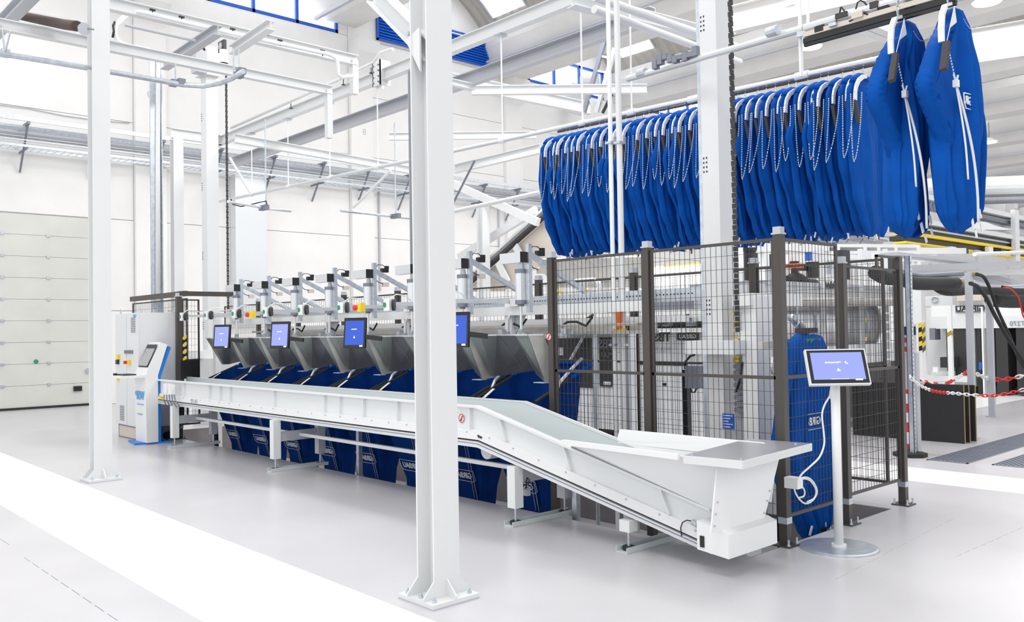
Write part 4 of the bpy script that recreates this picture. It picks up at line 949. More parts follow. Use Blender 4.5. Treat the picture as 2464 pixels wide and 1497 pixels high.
# ---------------- big near bags
def big_bag(px0, label, seed, xb, off_y, ztop):
    o = Vector((xb, 5.9, 3.83)); T = thing('laundry_bag', label, 'laundry bag', tuple(o))
    A = Vector((xb, off_y, ztop))
    front = [(0, .10), (.02, .04), (.08, -.02), (.2, -.07), (.4, -.11), (.6, -.13), (.85, -.15), (.95, -.12), (1, .0)]
    back = [(0, .14), (.02, .20), (.07, .25), (.3, .30), (.6, .345), (.85, .35), (.95, .33), (1, .2)]
    thick = [(0, .02), (.03, .07), (.12, .10), (.3, .115), (.6, .125), (.9, .115), (.97, .08), (1, .03)]
    at0(ring_bag(front, back, thick, 0, -1.50, seed, n=128, m=44, pleat=.45, groove=.6), A).build('cloth', 'bag', T)
    # folded mouth flap towards the hanger
    def blade(poly, zx, nm):
        pp = [Vector((0, a_, b_)) for a_, b_ in poly]; pp = smooth(pp+[pp[0]], 4)[:-1]; poly = [(v.y, v.z) for v in pp]
        mb = B(); n_ = len(poly); c = Vector((0, sum(p[0] for p in poly)/n_, sum(p[1] for p in poly)/n_))
        lay = []
        for dx, sc in ((-.055, .86), (-.04, 1), (.04, 1), (.06, .86)):
            lay.append([A+Vector((zx+dx+.012*math.sin(3*i+seed), c.y+(p[0]-c.y)*sc, c.z+(p[1]-c.z)*sc)) for i, p in enumerate(poly)])
        for l in lay: mb.v += l
        mb.f.append(tuple(reversed(range(n_)))); mb.f.append(tuple(range(3*n_, 4*n_)))
        for a in range(3): mb.f += [(a*n_+i, a*n_+(i+1) % n_, (a+1)*n_+(i+1) % n_, (a+1)*n_+i) for i in range(n_)]
        mb.sm = True
        return mb.build(nm, 'bag', T)
    blade([(.10, -.02), (.02, -.10), (-.10, -.20), (-.22, -.32), (-.33, -.47), (-.40, -.58), (-.38, -.66), (-.28, -.76), (-.16, -.88), (-.06, -1.0), (.05, -.9), (.15, -.4)], .0, 'mouth_flap')
    h0 = A+Vector((.02, -.30, -.16))
    m = B(); pts = [W(px0+32, 75 if seed == 1 else 75, y=1)]*0
    base = A+Vector((.0, -.12, -.06))
    pl = [base+Vector((.06, y, z)) for y, z in ((.03, .02), (-.05, -.01), (-.10, -.08), (-.12, -.17), (-.12, -.26))]
    for a, b in zip(pl[:-1], pl[1:]): m.bar(a, b, .035, .02, (0, 1, 0))
    m.build('hanger_plate', 'hanger', T)
    m = B(); m.slab([pl[0]+Vector((.03, 0, -.02)), pl[0]+Vector((.03, .03, -.12)), pl[4]+Vector((.03, .07, .10)), pl[4]+Vector((.03, .01, 0)), ], .004); m.build('hanger_web', 'hanger', T)
    for i in range(4):
        z = base.z+.04+.032*i; m = B(); m.path([Vector((xb+.06+.012*math.cos(a)*(i % 2), base.y+.0+.012*math.cos(a)*((i+1) % 2), z+.02*math.sin(a))) for a in [2*PI*j/10 for j in range(11)]], .004, 5); m.build('chain_link', 'galv', T)
    s0 = pl[4]+Vector((.03, .0, -.01)); m = B(); m.bar(s0, s0+Vector((.03, -.14, -.21)), .04, .028, (0, 1, 0)); m.build('dark_sleeve', 'strap', T)
    # cord, clamp and two long drawstrings lying on the camera side face (-x, -y)
    c0 = pl[4]+Vector((.03, .01, -.01)); cl = c0+Vector((.03, .045, -.26))
    m = B(); d = cl-c0
    for q in range(14): m.tube(c0+d*(q/14), c0+d*((q+.62)/14), .0045, 5)
    stuff(m.build('cord', 'cord', T))
    m = B(); m.cbox(cl, .03, .035, .045).bar(cl+Vector((0, -.01, .02)), cl+Vector((0, -.035, .055)), .01, .008).bar(cl+Vector((0, .01, .02)), cl+Vector((0, .035, .06)), .01, .008); m.build('cord_clamp', 'label_white', T)
    m = B(); m.path(smooth([cl+Vector((.0, 0, -.02)), cl+Vector((.035, -.02, -.22)), cl+Vector((.055, -.02, -.42)), cl+Vector((.06, -.01, -.62))]), .006, 6); m.build('drawstring', 'cord', T)
    m = B(); m.path(smooth([cl+Vector((.0, 0.01, -.02)), cl+Vector((.04, .03, -.22)), cl+Vector((.065, .07, -.45)), cl+Vector((.07, .11, -.68)), cl+Vector((.06, .14, -.88))]), .008, 6); m.build('drawstring', 'cord', T)
    # seam stitching and tags
    m = B()
    for q in range(22):
        y = -.02+.30*q/22; z = -.125-.05*math.cos(q*.16-1.3); m.bar(A+Vector((.118, y, z)), A+Vector((.118, y+.008, z)), .003, .003)
    stuff(m.build('stitching', 'cord', T))
    for (y, z, s) in ((-.02, -1.34, 1.5), (.04, -1.42, 1.6), (.18, -1.36, 1.4), (.22, -1.27, 1.3), (.2, -1.45, 1.2), (.1, -1.5, 1.2)):
        m = B(); c = A+Vector((.11, y, z)); m.bar(c, c+Vector((.0, .02*s, -.04*s)), .006, .02*s, (0, 1, 0)); m.build('tag', 'label_white', T)
    return T
o1 = W(2165, 44, x=-2.52); big_bag(2120, 'large blue laundry bag in the foreground row end, left and lower of the two biggest', 1, -2.52, o1.y-.05, o1.z)
o2 = W(2282, 14, x=-2.22); T_ = big_bag(2230, 'largest blue laundry bag at the far right, hanging highest', 2, -2.22, o2.y-.05, o2.z)
p = W(2322, 243, x=-2.10)
text('GIR', .075, (-2.085, p.y+.02, p.z), (0,1,0), (0,0,1), 'label_white', T_, name='logo', bold=.001)
m = B(); pts = [(-.06, .04), (.06, .05), (.06, -.05), (-.03, -.055), (-.055, -.02), (-.06, .04)]; m.path([Vector((-2.085, p.y+.0+a, p.z+b)) for a, b in pts], .004, 5); m.build('logo_border', 'label_white', T_)
# ---------------- bag hanging low inside the fence
o = Vector((-3.52, 6.42, 1.56)); T = thing('laundry_bag', 'blue laundry bag hanging alone behind the fence, its bottom dipping into the pit', 'laundry bag', tuple(o))
front = [(0, -.10), (.03, -.20), (.08, -.26), (.2, -.30), (.42, -.36), (.55, -.40), (.66, -.36), (.8, -.24), (.92, -.12), (1, .0)]
back = [(0, .12), (.03, .22), (.08, .26), (.3, .29), (.7, .29), (.85, .24), (1, .10)]
thick = [(0, .03), (.04, .08), (.2, .11), (.6, .13), (.9, .10), (1, .04)]
at0(ring_bag(front, back, thick, -.06, -1.78, 5, n=120, m=40, pleat=.40, groove=.5), o).build('cloth', 'bag', T)
m = B(); m.box(o.x-.03, o.y-.12, o.z-.07, o.x+.05, o.y+.10, o.z-.03); m.build('top_bar', 'strap', T)
m = B(); m.path([o+Vector((.02, -.16, .15)), o+Vector((.02, -.17, .08)), o+Vector((.02, -.14, .02)), o+Vector((.02, -.18, -.02))], .006, 6); m.build('hook_chain', 'galv', T)
p = W(1962, 1014, x=-3.38); text('GIRB', .085, (-3.385, p.y, p.z), (0,1,0), (0,0,1), 'label_white', T, name='logo', bold=.001)
m = B(); m.bar((-3.385, p.y-.1, p.z+.06), (-3.385, p.y+.1, p.z+.06), .004, .004).bar((-3.385, p.y-.1, p.z-.06), (-3.385, p.y+.1, p.z-.06), .004, .004); m.build('logo_border', 'label_white', T)
small_tags(T, o+Vector((.12, -.02, 0)), -1.62, 3, 6, 1.4)
m = B(); m.path([W(px, py, x=-3.42) for px, py in ((1860, 860), (1858, 880), (1860, 900))], .015, 8); m.build('steel_ring', 'galv', T)
m = B()
m.path([W(px, py, x=-3.6) for px, py in ((1905, 765), (1915, 775), (1925, 790), (1930, 805), (1928, 818))], .012, 6); m.bar(W(1902, 762, x=-3.6), W(1930, 790, x=-3.6), .05, .04); 
GR = thing('bag_gripper', 'steel gripper arm holding the bag behind the fence', 'gripper', tuple(W(1920, 800, x=-3.6))); m.build('finger', 'galv', GR)
m = B(); m.bar(W(1830, 832, x=-3.6), W(1895, 825, x=-3.6), .05, .06); m.build('arm', 'brushed', GR)
m = B(); m.cbox(W(1912, 828, x=-3.55), .08, .1, .05); m.build('body', 'beige', GR)
m = B(); m.cbox(W(1945, 820, x=-3.5), .1, .22, .035); m.build('board', 'green', GR)
m = B(); m.bar(W(1940, 812, x=-3.5), W(1966, 800, x=-3.5), .05, .06).cbox(W(1938, 830, x=-3.5), .08, .12, .1); m.build('bracket', 'brushed', GR)
# ================================================================== FILLING STATIONS
SP = .893; X8 = -6.09
def station_bag(T0, x):
    loc = Vector((x+.06, 5.78, 1.05)); T = thing('laundry_bag', '', 'laundry bag', tuple(loc))
    n, m_ = 40, 16; mb = B(); r = random.Random(11)
    rings = []
    for j in range(m_+1):
        t = j/m_; ids = []
        hw = .39-.09*t-.16*max(0, t-.35)/.65; hd = .43-.40*t*(1 if t < .75 else .75/t); 
        for i in range(n):
            q = 2*PI*i/n; co, si = math.cos(q), math.sin(q)
            xx = hw*abs(co)**.55*(1 if co > 0 else -1); yy = hd*abs(si)**.55*(1 if si > 0 else -1)
            pl = .026*math.asin(math.sin(9*q+.8*t))+.018*math.sin(15*q+1-t)
            k = 1+pl*min(1, 3*t)/.4
            ztop = 1.04+yy*.40; z = ztop*(1-t)+(-.42)*t
            mb.v.append(Vector((loc.x+xx*k+.04*t, loc.y+yy*k, z))); ids.append(len(mb.v)-1)
        rings.append(ids)
    for j in range(m_):
        for i in range(n): mb.f.append((rings[j][i], rings[j][(i+1) % n], rings[j+1][(i+1) % n], rings[j+1][i]))
    mb.f.append(tuple(reversed(rings[-1]))); mb.sm = True
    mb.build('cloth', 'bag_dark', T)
    m = B(); L = .0
    co_ = lambda a, b, dz=0: loc+Vector((a, b, -.01+b*.40+dz))
    for a, b in ((co_(-.405, -.36), co_(-.405, .1)), (co_(.405, -.36), co_(.405, .1)), (co_(-.38, -.43), co_(.38, -.43))):
        m = B(); m.tube(a, b, .017, 10); m.build('rim_tube', 'rubber', T)
    m = B(); m.path([co_(-.40, .12), co_(-.40, .40), co_(-.3, .43), co_(.3, .43), co_(.40, .40), co_(.40, .12)], .02, 8); m.build('rim_hem', 'bag', T)
    m = B(); m.path([co_(.42, .25, .13), co_(.43, .1, .10), co_(.44, -.08, .05), co_(.44, -.15, -.05), co_(.44, -.15, -.17)], .016, 8); m.build('hanger_strip', 'alu', T)
    m = B(); m.bar(co_(-.34, -.44, -.03), co_(-.34, -.20, .02), .004, .04, (1, 0, 0)); m.bar(loc+Vector((-.36, -.452, -.28)), loc+Vector((-.28, -.452, -.20)), .004, .045, (0, 0, 1)); m.build('paper_label', 'label_white', T)
    m = B(); m.path([loc+Vector((.28-.09*s, -.445+.40*(.17+.9*s)/1.29, -.35-.9*s)) for s in [i/6 for i in range(7)]], .0035, 5); m.build('drawstring', 'lgrey', T)
    m = B(); m.path([loc+Vector((.24-.09*s, -.445+.40*(.17+.9*s)/1.29, -.35-.9*s)) for s in [i/6 for i in range(7)]], .003, 5); m.build('drawstring', 'lgrey', T)
    text('GIRBAU', .085, loc+Vector((.03, -.185, -.97)), (1,0,0), (0,-.30,1), 'label_white', T, name='logo', bold=.002)
    m = B(); m.path([loc+Vector((.03+a*.74, -.185-.30*b, -.97+b*.9)) for a, b in ((-.26, .065), (.26, .065), (.26, -.04), (.2, -.065), (-.2, -.065), (-.26, -.04), (-.26, .065))], .003, 4); m.build('logo_border', 'label_white', T)
    return T
def station(x):
    """steel flap with cylinder; local reference x = centre of the flap"""
    T = thing('filling_station', '', 'filling machine', (x, 5.5, 1.5))
    # flap profile (top y, bottom y): channel with two side boxes facing the operator
    tp = [(-.465, 5.56), (-.465, 5.44), (-.31, 5.44), (-.22, 5.58), (.20, 5.58), (.20, 5.44), (.37, 5.44), (.45, 5.56)]
    zt, zb = 1.50, 1.11
    bt = [(-.42, 5.78), (-.42, 5.66), (-.36, 5.66), (-.33, 5.74), (.22, 5.74), (.24, 5.66), (.38, 5.64), (.46, 5.77)]
    ztp = [1.50]*8; zbt = [1.10, 1.10, 1.10, 1.10, 1.17, 1.13, 1.06, 1.08]
    mats = ['chute_side', 'chute_side', 'chute_side', 'chute_dark', 'chute_side', 'chute_side', 'brushed']
    nm = ['left_cheek', 'left_face', 'left_return', 'slide_plate', 'right_return', 'right_face', 'right_cheek']
    for i in range(7):
        a, b = tp[i], tp[i+1]; c, d = bt[i+1], bt[i]; m = B()
        A, Bq, Cq, D = Vector((x+a[0], a[1], ztp[i])), Vector((x+b[0], b[1], ztp[i+1])), Vector((x+c[0], c[1], zbt[i+1])), Vector((x+d[0], d[1], zbt[i]))
        if nm[i] == 'slide_plate':
            m.slab([A, Bq, Cq, Cq.lerp(D, .4)+Vector((0, 0, .0)), D], .004); 
            m.build(nm[i], mats[i], T); m = B(); m.bar(A+Vector((.03, -.004, -.01)), Cq.lerp(D, .4)+Vector((0, -.006, .0)), .002, .003, (0,-1,0)); m.build('crease', 'chute_side', T); continue
        m.slab([A, Bq, Cq, D], .004); m.build(nm[i], mats[i], T)
    m = B()
    for i in range(7): m.bar(Vector((x+tp[i][0], tp[i][1]-.003, 1.505)), Vector((x+tp[i+1][0], tp[i+1][1]-.003, 1.505)), .022, .014)
    m.build('top_edge', 'chute_edge', T)
    m = B(); m.box(x+.26, 5.60, 1.055, x+.40, 5.68, 1.062); m.build('lip', 'chute_edge', T)
    # cylinder
    cx = x-.02+.0; cy = 5.72
    m = B(); m.tube((cx, cy, 1.84), (cx, cy, 2.10), .052, 14); m.build('cylinder', 'alu', T)
    for za, zb_ in ((1.80, 1.84), (2.10, 2.14)): m = B(); m.tube((cx, cy, za), (cx, cy, zb_), .056, 14); m.build('cylinder_cap', 'drain', T)
    m = B(); m.tube((cx, cy, 1.78), (cx, cy, 1.80), .03, 10); m.build('seal', 'drain', T)
    m = B(); m.tube((cx, cy, 1.55), (cx, cy, 1.78), .014, 8); m.build('piston_rod', 'alu', T)
    m = B(); m.box(cx-.025, cy-.02, 1.50, cx+.025, cy+.02, 1.56).tube((cx-.05, cy, 1.51), (cx+.05, cy, 1.51), .015, 8); m.build('clevis', 'galv', T)
    m = B(); m.prism([(cx-.035, cy, 2.14), (cx+.035, cy, 2.14), (cx+.015, cy, 2.22), (cx-.015, cy, 2.22)], (0, .03, 0)); m.build('clevis', 'galv', T)
    # mast, box, brace
    mx = x+.06; my = 5.76
    m = B(); m.box(mx-.022, my-.022, 1.72, mx+.022, my+.022, 2.38); m.build('mast', 'galv', T)
    m = B(); m.box(mx-.30, my-.11, 2.20, mx+.0, my-.03, 2.30); m.build('arm_box', 'lgrey' if 0 else 'alu', T)
    m = B(); m.box(mx+.0, my-.112, 2.198, mx+.008, my-.028, 2.302).box(mx-.0, my-.115, 2.20, mx+.004, my-.0, 2.30); m.build('end_cap', 'black', T)
    m = B(); m.bar((mx, my+.02, 2.28), (mx, 6.62, 1.90), .045, .045); m.build('brace', 'galv', T)
    m = B(); m.bar((mx-.035, my+.38, 2.15), (mx-.035, 6.45, 2.01), .02, .03); m.build('cable_duct', 'alu', T)
    m = B(); m.box(mx-.02, my+.10, 2.27, mx+.03, my+.19, 2.32).box(mx-.02, my+.16, 2.31, mx+.02, my+.2, 2.35); m.build('valve', 'black', T)
    m = B(); m.box(mx-.02, my+.12, 2.10, mx+.02, my+.20, 2.15); m.build('connector', 'beige', T)
    m = B(); m.path([(mx, my+.0, 2.28), (mx, my+.05, 2.36), (mx, my+.12, 2.36), (mx, my+.17, 2.33)], .005, 5); m.path([(mx, my, 2.2), (mx, my+.06, 2.15), (mx, my+.14, 2.13)], .005, 5); m.build('cable', 'black', T)
    # sensor arm towards the operator
    ax = x-.40
    m = B(); m.box(ax-.02, 5.12, 1.82, ax+.02, 5.95, 1.86); m.build('sensor_arm', 'alu', T)
    m = B(); m.cbox((ax-.02, 5.08, 1.83), .10, .08, .12); m.build('sensor_head', 'white', T)
    m = B(); m.tube((ax+.03, 5.08, 1.83), (ax+.05, 5.10, 1.83), .06, 14); m.build('sensor_disc', 'black', T)
    m = B(); m.tube((ax-.05, 5.035, 1.83), (ax-.05, 5.045, 1.83), .028, 10); m.build('green_mark', 'green', T)
    m = B(); m.path([(ax-.02, 5.08, 1.89), (ax-.02, 5.16, 1.94), (ax, 5.26, 1.93), (ax, 5.34, 1.87)], .006, 5); m.build('cable', 'white', T)
    return T
ORD = ['farthest', 'second', 'third', 'fourth', 'fifth', 'sixth', 'seventh', 'nearest']
st0 = station(X8); bg0 = station_bag(None, X8)
ST = {}
for k in range(8):
    x = X8-SP*(7-k)
    lab = {7: 'nearest bag filling station, its steel chute beside the front fence', 0: 'farthest bag filling station at the left end of the row'}.get(k, '%s bag filling station from the left end of the row' % ORD[k])
    lb = {7: 'open blue bag under the nearest chute, beside the front fence', 0: 'open blue bag under the farthest chute at the left end'}.get(k, 'open blue bag under the %s chute from the left end' % ORD[k])
    if k == 7: st0['label'] = lab; st0['group'] = 'filling stations in the row'; bg0['label'] = lb; bg0['group'] = 'open bags under the chutes'; ST[k] = st0
    else:
        ST[k] = dup(st0, (x, 5.5, 1.5), lab, 'filling stations in the row'); dup(bg0, (x+.06, 5.78, 1.05), lb, 'open bags under the chutes')
for k in (2, 5):
    pass
# emergency buttons
for i, (px, py) in enumerate(((601, 757), (863, 740))):
    p = W(px+6, py, y=5.0); E = thing('emergency_stop', ['red emergency stop button on a yellow box, left one above the chutes', 'red emergency stop button on a yellow box, right one above the chutes'][i], 'button', tuple(p))
    m = B(); m.cbox(p, .07, .06, .09); m.build('box', 'yellow', E)
    m = B(); m.tube(p+Vector((-.035, -.01, 0)), p+Vector((-.085, -.035, 0)), .03, 14); m.build('button', 'red', E)
# touch monitors
for i, (cx, cy, wp, hp) in enumerate(((533, 810, 36, 38), (673, 806, 38, 44), (853, 801, 49, 50), (1096, 793, 58, 58))):
    c = W(cx, cy, y=5.22); T = thing('touch_monitor', ['small touch monitor over the farthest chute', 'touch monitor over the third chute from the left', 'touch monitor over the fifth chute, left of the foreground column', 'touch monitor half hidden behind the foreground column'][i], 'monitor', tuple(c), 'monitors above the chutes')
    sc = (c-CAM).dot(FW)/FPX; w2, h2 = .34, .34
    xd = Vector((.90, .43, -.0)).normalized(); n = Vector((.40, -.86, .20)).normalized(); yd = n.cross(xd).normalized()*1; yd = (Vector((-.06, .10, 1))).normalized(); n = xd.cross(yd).normalized()
    def pl(w_, h_, d, th, nm, mm):
        q = [c+n*d+xd*a*w_/2+yd*b*h_/2 for a, b in ((-1,-1),(1,-1),(1,1),(-1,1))]; m = B(); m.prism(q, n*th); return m.build(nm, mm, T)
    pl(w2*.82, h2, -.03, .03, 'case', 'black')
    pl(w2*.70, h2*.80, 0, .002, 'screen', 'screen_blue' if i > 1 else 'screen_lilac')
    m = B(); q = c+n*.003-yd*.05; m.prism([q-xd*.01-yd*.01, q+xd*.01-yd*.01, q+yd*.02], n*.001); m.bar(c+n*.003+yd*.04-xd*.04, c+n*.003+yd*.04+xd*.03, .001, .008, tuple(yd)); m.bar(c+n*.003-yd*.148+xd*.07, c+n*.003-yd*.148+xd*.11, .001, .016, tuple(yd)); m.build('screen_text', 'screen_text', T)
    m = B(); m.bar(c-n*.02+xd*.10-yd*.04, c+Vector((.24, .20, -.07)), .04, .05); m.build('arm', 'black', T)
# beams carrying the stations
m = B(); 
SB = thing('filling_gantry', 'long white steel frame carrying the filling stations above the bags', 'frame', (-9, 5.95, 0))
m = B(); m.box(-12.75, 5.93, 1.70, -4.75, 6.02, 1.79); m.build('main_beam', 'white', SB)
m = B(); m.box(-12.6, 6.5, 1.60, -4.75, 6.56, 1.66); m.build('rear_beam', 'white', SB)
m = B(); m.box(-12.75, 6.45, 1.79, -4.4, 6.50, 1.91); pr_ = m.build('perforated_beam', 'galv', SB)
m = B()
for k in range(200): m.box(-12.6+k*.04, 6.447, 1.85, -12.585+k*.04, 6.45, 1.862)
stuff(m.build('holes', 'mblack', pr_))
m = B(); m.box(-12.6, 6.12, 1.79, -4.8, 6.2, 1.81); m.build('cable_tray', 'galv', SB)
m = B(); m.box(-12.4, 6.05, 1.50, -4.9, 6.3, 1.53).box(-12.4, 6.25, 1.53, -4.9, 6.28, 1.60); m.build('grey_chute_rail', 'brushed', SB)
m = B(); m.box(-12.4, 5.98, 1.575, -4.9, 6.0, 1.60); m.build('lower_strip', 'brushed', SB)
for k in range(5):
    x = X8+.40-1.786*(4-k)-.95
    if k == 4: x = X8-.46
    x = X8-.46-1.786*(4-k)
    m = B(); m.box(x-.05, 5.95, PZ, x+.05, 6.05, 1.86); m.build('post', 'white', SB)
    m = B(); m.prism([(x+.05, 5.99, 1.70), (x+.22, 5.99, 1.70), (x+.05, 5.99, 1.50)], (0, .01, 0)); m.build('gusset', 'lgrey', SB)
    m = B(); m.path([(x+.06, 5.93, 1.72), (x+.02, 5.93, 1.66), (x, 5.935, 1.5), (x-.01, 5.935, 1.3)], .012, 6); m.build('cable', 'white', SB)
    m = B(); m.cbox((x+.14, 5.93, 1.83), .10, .07, .08); m.build('junction_box', 'white', SB)
for k in range(8):
    x = X8-SP*(7-k)+.25
    m = B(); m.path([(x, 6.0, 1.58), (x+.1, 5.98, 1.62), (x+.22, 5.98, 1.62), (x+.34, 5.98, 1.58), (x+.42, 5.98, 1.66)], .012, 6); m.build('black_cable', 'black', SB)
    m = B(); m.bar((x-.1, 5.8, 1.47), (x+.25, 5.9, 1.52), .03, .03).cbox((x+.2, 5.85, 1.53), .06, .06, .05); m.build('linkage', 'galv', SB)
    m = B(); m.tube((x+.25, 6.2, PZ), (x+.25, 6.2, 1.5), .02, 6); m.build('back_stay', 'galv', SB) if k % 2 else None
for x in (-8.3, -6.6, -10.2, -4.99):
    m = B(); m.box(x-.025, 5.24, PZ, x+.025, 5.29, .48); m.build('pit_post', 'galv', SB)
# dark elements in the cage
m = B(); xx = W(1852, 900, y=6.9).x; m.box(xx-.06, 6.85, PZ, xx+.06, 6.95, 1.62); tag(m.build('inner_post', 'black', None, (xx, 6.9, PZ)), 'black post inside the fence cage, right of the rack', 'post')
xx = W(1652, 950, y=7.0).x; m = B(); m.box(xx-.03, 6.97, PZ, xx+.03, 7.03, W(1652, 890, y=7).z); tag(m.build('inner_post', 'black', None, (xx, 7.0, PZ)), 'short black rod inside the fence left of the lift column', 'post')
p0 = W(1655, 880, y=6.9); p1 = W(1686, 935, y=6.9); m = B(); m.box(p0.x, 6.85, p1.z, p1.x, 6.95, p0.z); q = tag(m.build('grey_box', 'drain', None, tuple(p0)), 'grey metal box beside the lift column, with cables looping underneath', 'box')
m = B(); m.path([W(px, py, y=6.88) for px, py in ((1648, 888), (1650, 870), (1660, 858), (1672, 853))], .012, 6); m.path([W(px, py, y=6.88) for px, py in ((1662, 935), (1664, 944), (1672, 944), (1676, 935))], .008, 6); m.build('cable', 'black', q)
# ================================================================== MACHINES BEHIND THE FENCE
def face_box(T, nm, mm, px0, py0, px1, py1, y, depth, off=0, zmin=None):
    """box whose front face (towards -y) fills the measured rectangle"""
    a = W(px0, py0, y=y); b = W(px1, py1, y=y); mx = (px0+px1)/2; za = W(mx, py0, y=y).z; z0 = W(mx, py1, y=y).z if zmin is None else zmin; m = B(); m.box(min(a.x, b.x), y-off, z0, max(a.x, b.x), y-off+depth, za); return m.build(nm, mm, T)
def side_box(T, nm, mm, px0, py0, px1, py1, x, depth, off=0, zmin=None):
    a = W(px0, py0, x=x); b = W(px1, py1, x=x); mx = min(2400, (px0+px1)/2); za = W(mx, py0, x=x).z; z0 = W(mx, py1, x=x).z if zmin is None else zmin; m = B(); m.box(x+off-depth, min(a.y, b.y), z0, x+off, max(a.y, b.y), za); return m.build(nm, mm, T)
Y1 = 9.3
S1 = thing('sorting_machine', 'white sorting machine behind the front fence, with large dark door panels', 'machine', (W(1450, 950, y=Y1).x, Y1, 0))
face_box(S1, 'body', 'white', 1290, 800, 1530, 990, Y1, 1.2, zmin=.12)
face_box(S1, 'door_panel', 'mblack', 1288, 814, 1428, 930, Y1, .02, .03); face_box(S1, 'door_panel', 'mblack', 1444, 812, 1475, 930, Y1, .02, .03)
face_box(S1, 'frame_post', 'galv', 1431, 800, 1442, 1040, Y1, .05, .06, zmin=0)
face_box(S1, 'base', 'mblack', 1340, 1010, 1530, 1035, Y1+.2, .9, zmin=.0)
face_box(S1, 'handle_plate', 'lgrey', 1348, 836, 1360, 855, Y1, .01, .04)
p0 = W(1345, 915, y=Y1-.1); p1 = W(1407, 805, y=Y1-.1); m = B(); m.tube(p0, p1, .022, 8); m.build('gas_strut', 'galv', S1)
for px in (1374, 1385): p = W(px, 915, y=Y1-.05); m = B(); m.tube(p, p+Vector((0, .03, 0)), .035, 14); m.build('yellow_knob', 'yellow', S1)
face_box(S1, 'type_plate', 'label_white', 1456, 918, 1474, 926, Y1, .004, .04)
p = W(1458, 828, y=Y1-.04); text('TBS', .17, (p.x, p.y, p.z), (1,0,0), (0,0,1), 'drain', S1, bold=.002); text('MULTI', .09, (p.x, p.y, p.z-.15), (1,0,0), (0,0,1), 'drain', S1)
S2 = thing('sorting_machine', 'second white sorting machine right of the first, with a dark stripe and printed panel', 'machine', (W(1620, 950, y=Y1-.1).x, Y1, 0))
face_box(S2, 'body', 'white', 1524, 800, 1692, 985, Y1-.1, 1.2, zmin=.1)
face_box(S2, 'dark_stripe', 'mblack', 1524, 875, 1655, 879, Y1-.1, .01, .01)
face_box(S2, 'base', 'mblack', 1540, 990, 1690, 1020, Y1, .9, zmin=0)
for px in (1536, 1599): face_box(S2, 'latch', 'black', px-4, 922, px+5, 928, Y1-.1, .01, .015)
face_box(S2, 'lid_panel', 'steel_white', 1646, 825, 1695, 853, Y1-.1, .03, .04)
p = W(1593, 812, y=Y1-.12); text('TBS', .17, (p.x, p.y, p.z), (1,0,0), (0,0,1), 'mblack', S2, bold=.003); text('MULTI', .09, (p.x, p.y, p.z-.16), (1,0,0), (0,0,1), 'lgrey', S2)
p = W(1655, 810, y=Y1-.12); q = B(); q.box(p.x-.17, p.y-.005, p.z-.045, p.x+.17, p.y, p.z+.045); pl_ = q.build('name_plate', 'mblack', S2); text('GIRBAU', .075, (p.x, p.y-.006, p.z), (1,0,0), (0,0,1), 'label_white', pl_, bold=.001)
face_box(S2, 'teal_panel', 'teal', 1525, 1008, 1534, 1040, Y1-.4, .05, zmin=.0)
# intake conveyors on top of the machines
CV = thing('intake_conveyor', 'grey horizontal intake conveyor running along the tops of the sorting machines', 'conveyor', (W(1500, 790, y=9.0).x, 9.0, 1.4))
face_box(CV, 'side_frame', 'brushed', 1330, 788, 1475, 802, 9.0, .5); face_box(CV, 'side_frame', 'mblack', 1524, 775, 1700, 790, 9.0, .5)
face_box(CV, 'upper_housing', 'lgrey', 1525, 704, 1670, 745, 9.1, .5); face_box(CV, 'upper_housing', 'steel_white', 1335, 715, 1480, 740, 9.2, .5)
for px in (1560, 1592, 1650): face_box(CV, 'drive_block', 'galv', px, 765, px+16, 785, 8.9, .15)
for px0 in (1345, 1575): m = B(); m.path([W(px0, 780, y=8.85), W(px0+25, 775, y=8.85), W(px0+60, 772, y=8.85), W(px0+82, 758, y=8.85)], .02, 6); m.build('black_cable', 'black', CV)
# grey hopper above
H1 = thing('steel_hopper', 'big dull steel hopper behind the front fence under the hanging bags', 'hopper', (W(1450, 650, y=10).x, 10, 1.9))
a, b, c, d = W(1285, 625, y=10), W(1570, 618, y=10), W(1545, 692, y=10.3), W(1335, 692, y=10.3)
m = B(); m.slab([a, b, c, d], .04); m.build('front_plate', 'brushed', H1)
m = B(); m.path([W(1375, 692, y=9.9), W(1378, 682, y=9.9), W(1390, 677, y=9.9), W(1430, 675, y=9.9), W(1442, 683, y=9.9), W(1446, 695, y=9.9)], .05, 8); m.build('bent_pipe', 'alu', H1)
for px, py in ((1411, 703), (1348, 707)): m = B(); p = W(px, py, y=9.8); m.path([p+Vector((.05*math.cos(t_), 0, .05*math.sin(t_))) for t_ in [2*PI*i/10 for i in range(11)]], .014, 6); m.build('lifting_ring', 'yellow', H1)
# beige inclined conveyor
IC = thing('inclined_conveyor', 'beige-sided inclined conveyor rising to the right behind the last filling machine', 'conveyor', tuple(W(1230, 620, y=12.3)))
a, b = W(1118, 702, y=12.3), W(1345, 500, y=12.3); c = W(1345, 700, y=12.3)
m = B(); m.prism([a, b, c], (0, .06, 0)); m.build('side_cover', 'beige', IC)
m = B(); m.bar(a+Vector((0,-.05,.05)), b+Vector((0,-.05,.05)), .12, .06); m.build('belt_edge', 'strap', IC)
m = B(); m.bar(a+Vector((0,-.05,.18)), b+Vector((0,-.05,.18)), .14, .05); m.build('top_frame', 'steel_white', IC)
for (px0, py0, px1, py1) in ((1240, 592, 1262, 632), (1198, 632, 1222, 680)):
    m = B(); m.bar(W(px0, py0, y=12.2), W(px1, py1, y=12.2), .04, .16); m.build('cross_brace', 'steel_white', IC)
m = B(); p = [W(px, py, y=12.1) for px, py in ((1215, 700), (1300, 640), (1340, 700))]; m.prism(p, (0, .05, 0)); m.build('lower_plate', 'steel_white', IC)
